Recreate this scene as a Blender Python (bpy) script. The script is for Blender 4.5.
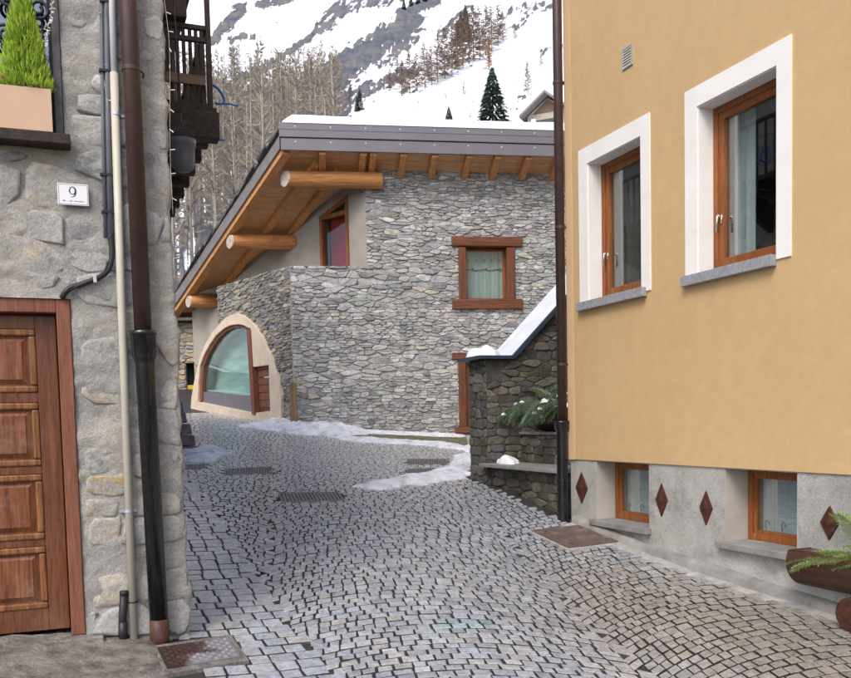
import bpy, bmesh, math, random
import numpy as np
from mathutils import Vector, Matrix, noise, kdtree

for o in list(bpy.data.objects): bpy.data.objects.remove(o)
scene = bpy.context.scene
col = scene.collection
R = math.radians

# ------------------------------------------------------------------ camera
W, H, FOC, CX, CY = 851, 678, 900.0, 425.5, 479.0
EYE = 1.9
PITCH, ROLL = R(3.6), R(1.3)
CAM = Vector((0, 0, EYE))
DV = Vector((0, math.cos(PITCH), -math.sin(PITCH)))
U0 = Vector((0, math.sin(PITCH), math.cos(PITCH))); R0 = Vector((1, 0, 0))
RV = R0*math.cos(ROLL) - U0*math.sin(ROLL)
UV = R0*math.sin(ROLL) + U0*math.cos(ROLL)
cd = bpy.data.cameras.new('camera'); cam = bpy.data.objects.new('camera', cd); col.objects.link(cam)
m = Matrix.Identity(4)
for i, v in enumerate((RV, UV, -DV)):
    for j in range(3): m[j][i] = v[j]
m.translation = CAM
cam.matrix_world = m
cd.sensor_width = 36; cd.lens = 36*FOC/W; cd.shift_y = (CY-H/2)/W
cd.clip_end = 3000; cd.clip_start = .05
scene.camera = cam
scene.render.resolution_x = 1024; scene.render.resolution_y = 816

# ------------------------------------------------------------------ light
SUN_EL, SUN_AZ = R(48), R(205)          # azimuth clockwise from +Y: sun behind the camera, a bit to the left
world = bpy.data.worlds.new('World'); scene.world = world; world.use_nodes = True
wn = world.node_tree.nodes; wl = world.node_tree.links
bg = wn['Background']; sky = wn.new('ShaderNodeTexSky'); sky.sky_type = 'NISHITA'; sky.sun_disc = False
sky.sun_elevation = SUN_EL; sky.sun_rotation = SUN_AZ
sky.air_density = 1.0; sky.dust_density = 8.0; sky.ozone_density = .6; sky.altitude = 1200
wl.new(sky.outputs[0], bg.inputs[0]); bg.inputs[1].default_value = .15
sd = bpy.data.lights.new('sun', 'SUN'); sun = bpy.data.objects.new('sun', sd); col.objects.link(sun)
sd.energy = .9; sd.angle = R(25); sd.color = (1, .96, .91)
sdir = Vector((math.sin(SUN_AZ)*math.cos(SUN_EL), math.cos(SUN_AZ)*math.cos(SUN_EL), math.sin(SUN_EL)))
sun.rotation_euler = sdir.to_track_quat('Z', 'Y').to_euler(); sun.location = (0, -5, 30)
scene.view_settings.view_transform = 'Standard'; scene.view_settings.look = 'None'
scene.view_settings.gamma = 1; scene.view_settings.exposure = 0.88
scene.render.engine = 'CYCLES'
scene.cycles.max_bounces = 6; scene.cycles.transparent_max_bounces = 10

# ------------------------------------------------------------------ geometry helpers
def ray(px, py): return DV + RV*((px-CX)/FOC) - UV*((py-CY)/FOC)

class Fr:
    """A plan frame: x along a wall, y into it, z up (z = 0 at eye level)."""
    def __init__(s, ox, oy, th):
        s.o = Vector((ox, oy, EYE)); s.th = th
        s.x = Vector((math.cos(th), math.sin(th), 0)); s.y = Vector((-math.sin(th), math.cos(th), 0))
        s.m = Matrix.Translation(s.o) @ Matrix.Rotation(th, 4, 'Z')
        s.mi = s.m.inverted()
    def pix(s, px, py, d=0.0):                  # the point of the wall plane y = d seen at a photo pixel
        q = ray(px, py); t = ((s.o - CAM).dot(s.y) + d)/q.dot(s.y)
        return s.mi @ (CAM + q*t)
    def pz(s, px, py, z):                       # the point at height z seen at a photo pixel
        q = ray(px, py); t = (s.o.z + z - CAM.z)/q.z
        return s.mi @ (CAM + q*t)
    def px_(s, px, py, xx):                     # the point of the plane x = xx
        q = ray(px, py); t = ((s.o - CAM).dot(s.x) + xx)/q.dot(s.x)
        return s.mi @ (CAM + q*t)
    def loc(s, p): return s.mi @ p
    def w(s, p): return s.m @ Vector(p)
WORLD = Fr(0, 0, 0)

def proj(p):
    v = p - CAM; k = v.dot(DV)
    return CX + FOC*v.dot(RV)/k, CY - FOC*v.dot(UV)/k

ANG = R(-21.3385)                               # street direction of the yellow house
YD = Vector((math.sin(ANG), math.cos(ANG), 0)); YN = Vector((math.cos(ANG), -math.sin(ANG), 0))
def yplane(px, py):
    q = ray(px, py); return CAM + q*(5*math.cos(ANG)/q.dot(YN))
def at_depth(px, py, Y):
    q = ray(px, py); return CAM + q*(Y/q.y)

cY = yplane(570, 518); YF = Fr(cY.x, cY.y, -(math.pi/2 + ANG))        # x towards the viewer, y into the house
p0 = at_depth(62, 468, 5.4)
def facp(px, py):
    q = ray(px, py); return CAM + q*((p0-CAM).dot(YD)/q.dot(YD))
cL = facp(190, 635); LF = Fr(cL.x, cL.y, -ANG)                        # stone house on the near corner
pA = at_depth(295, 425, 17); HF = Fr(pA.x, pA.y, R(9))               # rubble house, front wall
HA = HF.pz(287, 267, 2.95); HB = HF.pz(234, 283, 2.95)
wa, wb = HF.w((0, 0, 0)), HF.w(HB)
dirL = (wa - wb); dirL.z = 0; dirL.normalize()
HL = Fr(pA.x, pA.y, math.atan2(dirL.y, dirL.x))                       # its lower side wall: x<0 runs to the back

# ------------------------------------------------------------------ ground shape (thin plate spline through measured base points)
gp = [facp(0, 641), facp(88, 636), facp(160, 641), facp(190, 636), yplane(851, 618), yplane(740, 584), yplane(645, 551),
      yplane(570, 520), yplane(520, 495), yplane(471, 477), HF.w(HF.pix(295, 426)), HF.w(HF.pix(455, 434)), HF.w(HF.pix(545, 438)),
      HL.w(HL.pix(194, 408)), HL.w(HL.pix(283, 424)), at_depth(200, 451, 13.9)]
gp += [Vector((-2.2, 1.0, .15)), Vector((3.6, 1.0, .15)), Vector((0, -6, -.3)), Vector((-7, 24, EYE+1.0)), Vector((8, 22, EYE+.2)), Vector((-10, 10, EYE-.2)), Vector((10, 10, EYE-.4))]
def tps_fit(pts):
    n = len(pts); P = np.array([[p.x, p.y] for p in pts]); z = np.array([p.z for p in pts])
    d2 = ((P[:, None]-P[None])**2).sum(2); K = np.where(d2 > 0, .5*d2*np.log(d2+1e-12), 0) + .4*np.eye(n)
    Q = np.hstack([np.ones((n, 1)), P]); A = np.block([[K, Q], [Q.T, np.zeros((3, 3))]])
    c = np.linalg.solve(A, np.concatenate([z, np.zeros(3)]))
    return P, c[:n], c[n:]
TP, TW, TA = tps_fit(gp)
def gz(x, y):
    d2 = (TP[:, 0]-x)**2 + (TP[:, 1]-y)**2
    return float((TW*(.5*d2*np.log(d2+1e-12))).sum() + TA[0] + TA[1]*x + TA[2]*y)
def gzv(X, Y):
    d2 = (TP[:, 0]-X[..., None])**2 + (TP[:, 1]-Y[..., None])**2
    return (TW*(.5*d2*np.log(d2+1e-12))).sum(-1) + TA[0] + TA[1]*X + TA[2]*Y
def pixg(px, py):                               # where a pixel's ray meets the ground
    q = ray(px, py); t = 3.0
    for _ in range(4000):
        p = CAM + q*t
        if p.z <= gz(p.x, p.y): break
        t += .02
    return CAM + q*t
def gframe(fr, x, y): 
    p = fr.w((x, y, 0)); return gz(p.x, p.y) - EYE

# ------------------------------------------------------------------ mesh building
class MB:
    def __init__(s): s.v = []; s.f = []; s.t = []
    def add(s, vs, fs, tint=None):
        k = len(s.v); s.v += [tuple(v) for v in vs]; s.f += [tuple(k+i for i in f) for f in fs]
        s.t += [tint]*len(fs); return s
    def box(s, x0, x1, y0, y1, z0, z1, tint=None):
        vs = [(x, y, z) for z in (z0, z1) for y in (y0, y1) for x in (x0, x1)]
        return s.add(vs, [(0, 2, 3, 1), (4, 5, 7, 6), (0, 1, 5, 4), (2, 6, 7, 3), (0, 4, 6, 2), (1, 3, 7, 5)], tint)
    def hexa(s, p, tint=None):                  # 4 bottom corners then 4 top corners
        return s.add(p, [(3, 2, 1, 0), (4, 5, 6, 7), (0, 1, 5, 4), (1, 2, 6, 5), (2, 3, 7, 6), (3, 0, 4, 7)], tint)
    def prism(s, poly, y0, y1, tint=None):      # polygon in (x, z) extruded along y
        n = len(poly)
        vs = [(x, y0, z) for x, z in poly] + [(x, y1, z) for x, z in poly]
        fs = [tuple(range(n)), tuple(range(2*n-1, n-1, -1))] + [(i, (i+1) % n, n+(i+1) % n, n+i) for i in range(n)]
        return s.add(vs, fs, tint)
    def band(s, inner, outer, y0, y1, closed=False, tint=None):    # strip between two outlines of (x, z), with thickness
        n = len(inner); vs = []
        for y in (y0, y1):
            vs += [(x, y, z) for x, z in inner] + [(x, y, z) for x, z in outer]
        fs = []
        for i in range(n if closed else n-1):
            j = (i+1) % n
            fs += [(i, j, n+j, n+i), (2*n+i, 3*n+i, 3*n+j, 2*n+j), (i, 2*n+i, 2*n+j, j), (n+i, n+j, 3*n+j, 3*n+i)]
        if not closed: fs += [(0, n, 3*n, 2*n), (n-1, 3*n-1, 4*n-1, 2*n-1)]
        return s.add(vs, fs, tint)
    def tube(s, pts, rad, seg=10, cap=True, tint=None):
        pts = [Vector(p) for p in pts]; n = len(pts)
        rads = rad if isinstance(rad, (list, tuple)) else [rad]*n
        vs = []; ref = None
        for i, p in enumerate(pts):
            t = (pts[min(i+1, n-1)] - pts[max(i-1, 0)]).normalized()
            if ref is None: ref = t.orthogonal().normalized()
            u = (ref - t*ref.dot(t)); u = u.normalized() if u.length > 1e-6 else t.orthogonal().normalized()
            ref = u; w = t.cross(u)
            for k in range(seg):
                a = 2*math.pi*k/seg; vs.append(p + (u*math.cos(a) + w*math.sin(a))*rads[i])
        fs = [(i*seg+k, i*seg+(k+1) % seg, (i+1)*seg+(k+1) % seg, (i+1)*seg+k) for i in range(n-1) for k in range(seg)]
        if cap: fs += [tuple(range(seg-1, -1, -1)), tuple((n-1)*seg+k for k in range(seg))]
        return s.add(vs, fs, tint)
    def lathe(s, c, prof, seg=20, tint=None):   # (radius, z) profile round a vertical axis
        vs = [(c[0]+r*math.cos(2*math.pi*k/seg), c[1]+r*math.sin(2*math.pi*k/seg), c[2]+z) for r, z in prof for k in range(seg)]
        n = len(prof)
        fs = [(i*seg+k, i*seg+(k+1) % seg, (i+1)*seg+(k+1) % seg, (i+1)*seg+k) for i in range(n-1) for k in range(seg)]
        return s.add(vs, fs, tint)

BASE = {}
def setp(o, label=None, cat=None, group=None, kind=None):
    if label: o['label'] = label
    if cat: o['category'] = cat
    if group: o['group'] = group
    if kind: o['kind'] = kind
    return o
def thing(name, fr, base, label, cat, group=None):
    o = bpy.data.objects.new(name, None); col.objects.link(o); o.empty_display_size = .2
    o.matrix_world = fr.m @ Matrix.Translation(base)
    BASE[o.name] = Vector(base)
    return setp(o, label, cat, group)
def mesh_of(name, mb, material, off=Vector((0, 0, 0)), smooth=False, fixn=True):
    me = bpy.data.meshes.new(name)
    vs = mb.v if off.length == 0 else [(v[0]-off.x, v[1]-off.y, v[2]-off.z) for v in mb.v]
    me.from_pydata(vs, [], mb.f)
    if any(t is not None for t in mb.t):
        a = me.attributes.new('tint', 'FLOAT_COLOR', 'FACE')
        arr = np.ones((len(mb.f), 4), dtype=np.float32)
        for i, t in enumerate(mb.t):
            if t is not None: arr[i, :3] = t
        a.data.foreach_set('color', arr.ravel())
    if fixn and len(mb.f) < 30000:
        bm = bmesh.new(); bm.from_mesh(me); bmesh.ops.recalc_face_normals(bm, faces=bm.faces); bm.to_mesh(me); bm.free()
    if smooth: me.polygons.foreach_set('use_smooth', [True]*len(me.polygons))
    me.materials.append(material)
    return me
def obj(name, mb, material, parent=None, fr=None, base=None, smooth=False, bevel=0, label=None, cat=None, group=None, kind=None, fixn=True, angle=None):
    if parent is not None:
        off = BASE[parent.name]
    else:
        off = Vector(base) if base is not None else Vector((0, 0, 0))
    o = bpy.data.objects.new(name, mesh_of(name, mb, material, off, smooth, fixn)); col.objects.link(o)
    BASE[o.name] = off
    if parent is not None: o.parent = parent
    else: o.matrix_world = (fr.m if fr else Matrix.Identity(4)) @ Matrix.Translation(off)
    if bevel:
        b = o.modifiers.new('bevel', 'BEVEL'); b.width = bevel; b.segments = 2; b.limit_method = 'ANGLE'; b.angle_limit = R(40)
    return setp(o, label, cat, group, kind)
def copy_tree(o, parent=None):
    c = o.copy(); col.objects.link(c)
    if parent is not None: c.parent = parent
    for ch in o.children: copy_tree(ch, c)
    return c

# ------------------------------------------------------------------ materials
def lin(c):
    return tuple((x/12.92 if x <= .04045 else ((x+.055)/1.055)**2.4) for x in (v/255 for v in c))
class NT:
    def __init__(s, name):
        s.m = bpy.data.materials.new(name); s.m.use_nodes = True
        s.n = s.m.node_tree.nodes; s.l = s.m.node_tree.links; s.b = s.n['Principled BSDF']
        s.tc = s.n.new('ShaderNodeTexCoord')
    def node(s, t, **k):
        n = s.n.new(t)
        for a, b in k.items(): setattr(n, a, b)
        return n
    def inp(s, sock, v):
        if isinstance(v, bpy.types.NodeSocket): s.l.new(v, sock)
        else:
            if hasattr(sock, 'default_value'):
                try: sock.default_value = v
                except Exception: sock.default_value = tuple(v)+(1,)
    def coord(s, scale=(1, 1, 1), rot=(0, 0, 0)):
        mp = s.node('ShaderNodeMapping'); s.l.new(s.tc.outputs['Object'], mp.inputs[0])
        mp.inputs['Scale'].default_value = scale; mp.inputs['Rotation'].default_value = rot
        return mp.outputs[0]
    def noise(s, scale, detail=4, rough=.55, co=None, dist=0):
        n = s.node('ShaderNodeTexNoise'); n.inputs['Scale'].default_value = scale; n.inputs['Detail'].default_value = detail
        n.inputs['Roughness'].default_value = rough; n.inputs['Distortion'].default_value = dist
        s.l.new(co if co is not None else s.tc.outputs['Object'], n.inputs['Vector']); return n.outputs['Fac']
    def ramp(s, fac, stops):
        r = s.node('ShaderNodeValToRGB'); e = r.color_ramp.elements
        while len(e) < len(stops): e.new(.5)
        for k, (p, c) in enumerate(stops):
            e[k].position = p; e[k].color = tuple(c)[:3]+(1,) if not isinstance(c, (int, float)) else (c, c, c, 1)
        s.l.new(fac, r.inputs[0]); return r.outputs[0]
    def mix(s, a, b, fac, mode='MIX'):
        n = s.node('ShaderNodeMix', data_type='RGBA', blend_type=mode)
        s.inp(n.inputs[0], fac); s.inp(n.inputs[6], a); s.inp(n.inputs[7], b); return n.outputs[2]
    def attr(s, name='tint'):
        n = s.node('ShaderNodeAttribute'); n.attribute_name = name; return n.outputs['Color']
    def bump(s, h, strength=.3, dist=.01, prev=None):
        n = s.node('ShaderNodeBump'); n.inputs['Strength'].default_value = strength; n.inputs['Distance'].default_value = dist
        s.l.new(h, n.inputs['Height'])
        if prev is not None: s.l.new(prev, n.inputs['Normal'])
        return n.outputs[0]
    def done(s, color, rough=.7, normal=None, spec=.4, metal=0, **k):
        s.inp(s.b.inputs['Base Color'], color); s.inp(s.b.inputs['Roughness'], rough)
        if normal is not None: s.l.new(normal, s.b.inputs['Normal'])
        s.b.inputs['Specular IOR Level'].default_value = spec; s.b.inputs['Metallic'].default_value = metal
        for a, b in k.items(): s.inp(s.b.inputs[a.replace('_', ' ')], b)
        return s.m
def C(*rgb): return tuple(rgb)+(1,)
def S(*rgb): return lin(rgb)+(1,)

def simple(name, c, rough=.6, var=.25, scale=8, bump=.15, bscale=60, spec=.4, metal=0, stretch=(1, 1, 1), bd=.004):
    t = NT(name); co = t.coord(stretch)
    f = t.noise(scale, 5, .6, co)
    d = tuple(x*(1-var) for x in c[:3]); l = tuple(min(1, x*(1+var)) for x in c[:3])
    cc = t.ramp(f, [(.3, d), (.7, l)])
    rr = t.ramp(t.noise(scale*2.3, 3, .5, co), [(.3, max(.05, rough-.12)), (.7, min(1, rough+.12))])
    return t.done(cc, rr, t.bump(t.noise(bscale, 4, .6, co), bump, bd) if bump else None, spec, metal)

def stone_mat(name, grain=1.0, wet=.75, moss=0, dark=1.0):
    t = NT(name); a = t.attr()
    n1 = t.noise(9*grain, 6, .65); n2 = t.noise(45*grain, 5, .7)
    c = t.mix(a, t.ramp(n1, [(.25, .55*dark), (.5, .95*dark), (.75, 1.25*dark)]), 1.0, 'MULTIPLY')
    c = t.mix(c, t.ramp(n2, [(.3, .5), (.5, .95), (.62, 1.2)]), .85, 'MULTIPLY')
    if moss:
        f = t.ramp(t.noise(2.2, 5, .65), [(.48, 0.0), (.66, moss)])
        c = t.mix(c, C(.035, .045, .018), f)
    b = t.bump(n2, .5, .012); b = t.bump(n1, .5, .03, b)
    return t.done(c, wet, b, .35)

def wood_mat(name, c1, c2, axis='x', rough=.55, ring=14, wear=None, spec=.35):
    t = NT(name); st = {'x': (.7, 9, 9), 'y': (9, .7, 9), 'z': (9, 9, .7)}[axis]
    co = t.coord(st)
    g = t.noise(ring*.22, 6, .65, co, .6); g2 = t.noise(ring, 4, .6, co)
    c = t.ramp(g, [(.28, c1), (.52, tuple((a+b)/2 for a, b in zip(c1, c2))), (.72, c2)])
    c = t.mix(c, t.ramp(g2, [(.35, .6), (.6, 1.1)]), .6, 'MULTIPLY')
    if wear:
        c = t.mix(c, wear, t.ramp(t.noise(3, 6, .7), [(.52, 0.0), (.75, .6)]))
    return t.done(c, t.ramp(g2, [(.3, max(.1, rough-.12)), (.7, rough+.15)]), t.bump(g2, .35, .006), spec)

M = {}
# painted stucco of the yellow house: faint blotches, trowel relief
t = NT('yellow_stucco'); f = t.noise(.9, 6, .6); f2 = t.noise(7, 7, .7)
c = t.ramp(f, [(.3, (.52, .36, .182)), (.7, (.565, .392, .202))]); c = t.mix(c, t.ramp(f2, [(.3, .9), (.7, 1.06)]), .7, 'MULTIPLY')
M['yellow'] = t.done(c, .85, t.bump(t.noise(140, 4, .65), .35, .004, t.bump(t.noise(14, 3, .5), .15, .01)), .25)
t = NT('pale_yellow_stucco'); f = t.noise(1.5, 5, .6)
M['paleyellow'] = t.done(t.ramp(f, [(.3, (.57, .40, .225)), (.7, (.63, .45, .26))]), .85, t.bump(t.noise(140, 4, .65), .3, .004), .25)
t = NT('white_window_surround'); f = t.noise(3, 6, .6)
M['white'] = t.done(t.ramp(f, [(.3, (.74, .73, .70)), (.7, (.82, .81, .79))]), .7, t.bump(t.noise(120, 3, .6), .2, .003), .3)
# cement plinth with damp patches
t = NT('plinth_cement'); f = t.noise(2.2, 8, .7); f2 = t.noise(60, 4, .65); f3 = t.noise(1.3, 8, .72, t.coord((1, 1, 1.3)))
c = t.ramp(f, [(.28, (.26, .255, .24)), (.55, (.40, .395, .375)), (.75, (.50, .49, .46))])
c = t.mix(c, C(.10, .10, .10), t.ramp(f3, [(.54, 0.0), (.64, .45), (.78, .65)])); c = t.mix(c, t.ramp(f2, [(.3, .7), (.65, 1.12)]), .8, 'MULTIPLY')
M['plinth'] = t.done(c, .85, t.bump(f2, .5, .006, t.bump(f, .4, .02)), .25)
M['reveal'] = simple('cellar_reveal_plaster', (.40, .375, .335), .85, .14, 3, .2, 50, .2)
M['footing'] = simple('footing_concrete', (.23, .225, .215), .85, .3, 5, .4, 40, .2, bd=.01)
M['sill'] = simple('grey_stone_sill', (.27, .28, .30), .6, .2, 30, .2, 90)
M['winwood'] = wood_mat('varnished_window_wood', (.155, .048, .014), (.36, .13, .035), 'z', .38, 16)
M['handle'] = simple('brushed_handle', (.7, .68, .64), .25, .05, 10, 0, 10, .5, 1)
M['brownpipe'] = simple('brown_painted_pipe', (.058, .031, .028), .38, .18, 7, .08, 60)
M['blackpipe'] = simple('black_cast_iron', (.008, .008, .010), .2, .3, 12, .03, 40, .6)
M['rustpipe'] = simple('rusted_cast_iron', (.07, .030, .018), .6, .5, 14, .35, 60, .4)
M['cream'] = simple('cream_plastic_pipe', (.50, .47, .39), .42, .08, 5, .04, 40)
M['whitepipe'] = simple('white_plastic_pipe', (.82, .82, .83), .4, .03, 5, 0, 40)
M['greypipe'] = simple('grey_conduit', (.13, .14, .17), .5, .2, 5, .05, 40)
M['cable'] = simple('black_cable', (.015, .015, .018), .5, .2, 5, 0, 40)
M['palecable'] = simple('pale_cable', (.55, .52, .45), .5, .1, 5, 0, 40)
M['clamp'] = simple('zinc_clamp', (.5, .52, .56), .4, .15, 20, .1, 80, .5, .6)
t = NT('rusted_diamond'); f = t.noise(22, 6, .7)
M['rust'] = t.done(t.ramp(f, [(.3, (.022, .010, .008)), (.55, (.07, .024, .014)), (.75, (.13, .05, .028))]), .8, t.bump(f, .5, .006), .3)
t = NT('rusty_floor_plate'); f = t.noise(5, 7, .7); f2 = t.noise(60, 5, .7)
c = t.ramp(f, [(.3, (.075, .055, .05)), (.55, (.13, .09, .075)), (.72, (.25, .22, .20))]); c = t.mix(c, t.ramp(f2, [(.3, .6), (.65, 1.2)]), .8, 'MULTIPLY')
M['plate'] = t.done(c, .5, t.bump(f2, .5, .006), .5)
t = NT('worn_steel_tread'); f = t.noise(4.0, 5, .6); f2 = t.noise(40, 5, .7)
sx = t.node('ShaderNodeSeparateXYZ'); t.l.new(t.tc.outputs['Object'], sx.inputs[0])
ma = t.node('ShaderNodeMath', operation='MULTIPLY_ADD'); t.l.new(sx.outputs[0], ma.inputs[0]); ma.inputs[1].default_value = 1.3; t.l.new(f, ma.inputs[2])
c = t.ramp(ma.outputs[0], [(.42, (.055, .028, .022)), (.50, (.10, .07, .06)), (.58, (.24, .24, .26))]); c = t.mix(c, t.ramp(f2, [(.3, .55), (.65, 1.15)]), .8, 'MULTIPLY')
M['tread'] = t.done(c, t.ramp(ma.outputs[0], [(.42, .65), (.6, .34)]), t.bump(f2, .4, .004), .5, .35)
M['grate'] = simple('iron_grate', (.19, .17, .17), .5, .3, 20, .2, 60, .5, .2)
M['iron'] = simple('dark_wrought_iron', (.035, .035, .042), .45, .3, 12, .15, 60)
# near stone house: cement smeared over rubble
t = NT('smeared_mortar'); f = t.noise(1.7, 8, .68, None, .4); f2 = t.noise(11, 7, .7); f3 = t.noise(70, 5, .7)
c = t.ramp(f, [(.25, (.29, .285, .275)), (.45, (.40, .39, .37)), (.6, (.47, .45, .41)), (.75, (.54, .50, .43))])
c = t.mix(c, C(.42, .36, .27), t.ramp(t.noise(3.3, 6, .65), [(.56, 0.0), (.66, .55)]))
c = t.mix(c, C(.13, .13, .135), t.ramp(t.noise(2.6, 7, .72, t.coord((1.3, 1.3, 2.2)), .5), [(.60, 0.0), (.72, .6)]))
c = t.mix(c, t.ramp(f2, [(.3, .68), (.65, 1.12)]), .8, 'MULTIPLY'); c = t.mix(c, t.ramp(f3, [(.3, .75), (.65, 1.1)]), .7, 'MULTIPLY')
f4 = t.noise(190, 4, .7); c = t.mix(c, t.ramp(f4, [(.35, .6), (.62, 1.15)]), .6, 'MULTIPLY')
M['mortar'] = t.done(c, .88, t.bump(f4, .5, .004, t.bump(f3, .8, .008, t.bump(f2, .8, .03))), .25)
t = NT('weathered_wall_stone'); a = t.attr(); n1 = t.noise(7, 7, .7); n2 = t.noise(40, 6, .72); n3 = t.noise(5.5, 6, .7, t.coord((1, 1, 2)), .4)
c = t.mix(a, t.ramp(n1, [(.25, .62), (.5, .95), (.75, 1.25)]), 1.0, 'MULTIPLY'); c = t.mix(c, C(.44, .43, .405), t.ramp(n3, [(.42, 0.0), (.54, .9)]))
c = t.mix(c, t.ramp(n2, [(.3, .6), (.62, 1.12)]), .8, 'MULTIPLY')
n4 = t.noise(170, 4, .7); c = t.mix(c, t.ramp(n4, [(.35, .6), (.62, 1.15)]), .6, 'MULTIPLY')
M['nearstone'] = t.done(c, .88, t.bump(n4, .5, .004, t.bump(n2, .8, .010, t.bump(n1, .6, .03))), .25)
M['rubble'] = stone_mat('rubble_stone', .8, .8)
M['darkstone'] = stone_mat('damp_mossy_stone', 1.2, .75, .6)
M['joint'] = simple('recessed_joint', (.33, .315, .285), .95, .35, 12, .5, 50, .15, bd=.02)
M['darkjoint'] = simple('damp_recessed_joint', (.075, .072, .064), .95, .35, 12, .5, 50, .15, bd=.02)
M['plaster'] = simple('beige_plaster', (.36, .33, .285), .9, .16, 2.2, .35, 35, .2, bd=.012)
M['archplaster'] = simple('cream_arch_plaster', (.66, .55, .42), .9, .1, 4, .45, 26, .2, bd=.02)
M['logx'] = wood_mat('peeled_log', (.36, .125, .035), (.74, .36, .125), 'x', .6, 8)
M['logend'] = simple('sawn_log_end', (.50, .43, .36), .85, .4, 22, .3, 60, .2)
M['plank'] = wood_mat('orange_soffit_board', (.56, .28, .12), (.82, .50, .26), 'x', .6, 10)
M['rafter'] = wood_mat('orange_rafter', (.46, .19, .06), (.76, .40, .16), 'y', .6, 10)
M['fascia'] = simple('mauve_grey_sheet_metal', (.185, .172, .19), .42, .07, 2, .04, 20, .45, .15)
M['verge'] = simple('grey_verge_board', (.20, .18, .175), .6, .15, 6, .1, 40)
M['timber'] = wood_mat('rust_red_timber', (.085, .026, .013), (.24, .085, .042), 'z', .65, 12)
M['timberx'] = wood_mat('rust_red_timber_beam', (.085, .026, .013), (.26, .095, .048), 'x', .65, 12)
M['slate'] = simple('roof_slate', (.10, .10, .105), .7, .35, 9, .4, 40, .3, bd=.01)
M['door'] = wood_mat('worn_red_brown_door', (.075, .024, .011), (.215, .078, .036), 'z', .4, 15, (.27, .15, .09, 1))
M['doorpanel'] = wood_mat('worn_door_panel', (.10, .030, .012), (.31, .115, .048), 'z', .38, 13, (.33, .23, .18, 1))
M['doormould'] = wood_mat('ochre_worn_moulding', (.09, .034, .012), (.36, .15, .052), 'z', .4, 13)
M['doorframe'] = wood_mat('pink_brown_door_frame', (.14, .048, .027), (.29, .115, .066), 'z', .55, 14)
M['darkwood'] = wood_mat('blackened_balcony_wood', (.012, .009, .009), (.065, .042, .033), 'y', .7, 12)
M['greywood'] = wood_mat('weathered_plank', (.09, .06, .045), (.22, .15, .105), 'x', .75, 12)
M['stake'] = wood_mat('weathered_stake', (.14, .09, .045), (.36, .24, .12), 'z', .8, 10)
M['trough'] = wood_mat('hollowed_log', (.028, .013, .008), (.12, .056, .032), 'x', .6, 8)
M['boxwood'] = simple('peach_planter_box', (.56, .39, .265), .6, .06, 3, .1, 70)
# snow
t = NT('snow'); f = t.noise(2.5, 6, .6); 
M['snow'] = t.done(t.ramp(f, [(.3, (.80, .82, .86)), (.7, (.88, .89, .91))]), .65, t.bump(t.noise(30, 5, .7), .35, .02, t.bump(t.noise(5, 4, .6), .3, .06)), .3)
t = NT('dirty_snow'); f = t.noise(5, 7, .7)
M['dirtysnow'] = t.done(t.ramp(f, [(.33, (.42, .42, .42)), (.47, (.70, .71, .74)), (.65, (.86, .87, .90))]), .6, t.bump(t.noise(26, 5, .7), .5, .03), .35)
# glass: clear pane with mirror reflection at the glass's own reflectance
def glass_mat(name, tint, ior=1.5):
    t = NT(name); tr = t.node('ShaderNodeBsdfTransparent'); tr.inputs[0].default_value = tint
    gl = t.node('ShaderNodeBsdfGlossy'); gl.inputs['Roughness'].default_value = .015
    lw = t.node('ShaderNodeLayerWeight'); lw.inputs[0].default_value = .5; f0 = ((ior-1)/(ior+1))**2
    pw = t.node('ShaderNodeMath', operation='POWER'); t.l.new(lw.outputs['Facing'], pw.inputs[0]); pw.inputs[1].default_value = 5
    fr = t.node('ShaderNodeMath', operation='MULTIPLY_ADD'); t.l.new(pw.outputs[0], fr.inputs[0]); fr.inputs[1].default_value = 1-f0; fr.inputs[2].default_value = f0
    mx = t.node('ShaderNodeMixShader'); t.l.new(fr.outputs[0], mx.inputs[0]); t.l.new(tr.outputs[0], mx.inputs[1]); t.l.new(gl.outputs[0], mx.inputs[2])
    t.l.new(mx.outputs[0], t.n['Material Output'].inputs[0]); return t.m
M['glass'] = glass_mat('window_glass', C(.90, .95, .95), 2.7)
M['clearglass'] = glass_mat('plain_window_glass', C(.93, .95, .95), 1.5)
M['greenglass'] = glass_mat('green_shop_glass', C(.88, .96, .94), 2.2)
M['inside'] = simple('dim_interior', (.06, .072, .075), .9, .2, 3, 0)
M['curtain'] = simple('white_net_curtain', (.60, .64, .65), .9, .06, 6, .1, 60, .1)
M['greencurtain'] = simple('pale_green_curtain', (.60, .72, .70), .9, .06, 6, .1, 60, .1)
M['reflectpanel'] = simple('painted_reflection', (.50, .58, .56), .8, .3, 2.5, 0, 10, .2, 0, (.5, .5, 2.5))  # pale banded colour painting the street reflection in the arch pane
M['tancurtain'] = simple('dim_tan_curtain', (.20, .185, .165), .9, .15, 6, .1, 60, .1)
M['redcurtain'] = simple('red_curtain', (.30, .03, .03), .9, .2, 6, .1, 60, .1)
M['ink'] = simple('dark_blue_ink', (.02, .035, .06), .5, .1, 5, 0)
M['enamel'] = simple('white_enamel_plate', (.78, .79, .80), .25, .03, 6, 0, 60, .5)
M['blue'] = simple('blue_ribbon', (.035, .12, .42), .5, .1, 6, 0)
M['bulb'] = simple('clear_plastic_bulb', (.75, .75, .72), .3, .05, 6, 0, 60, .5)
M['pot'] = simple('dark_iron_pot', (.10, .105, .125), .5, .3, 10, .25, 40, .45)
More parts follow.
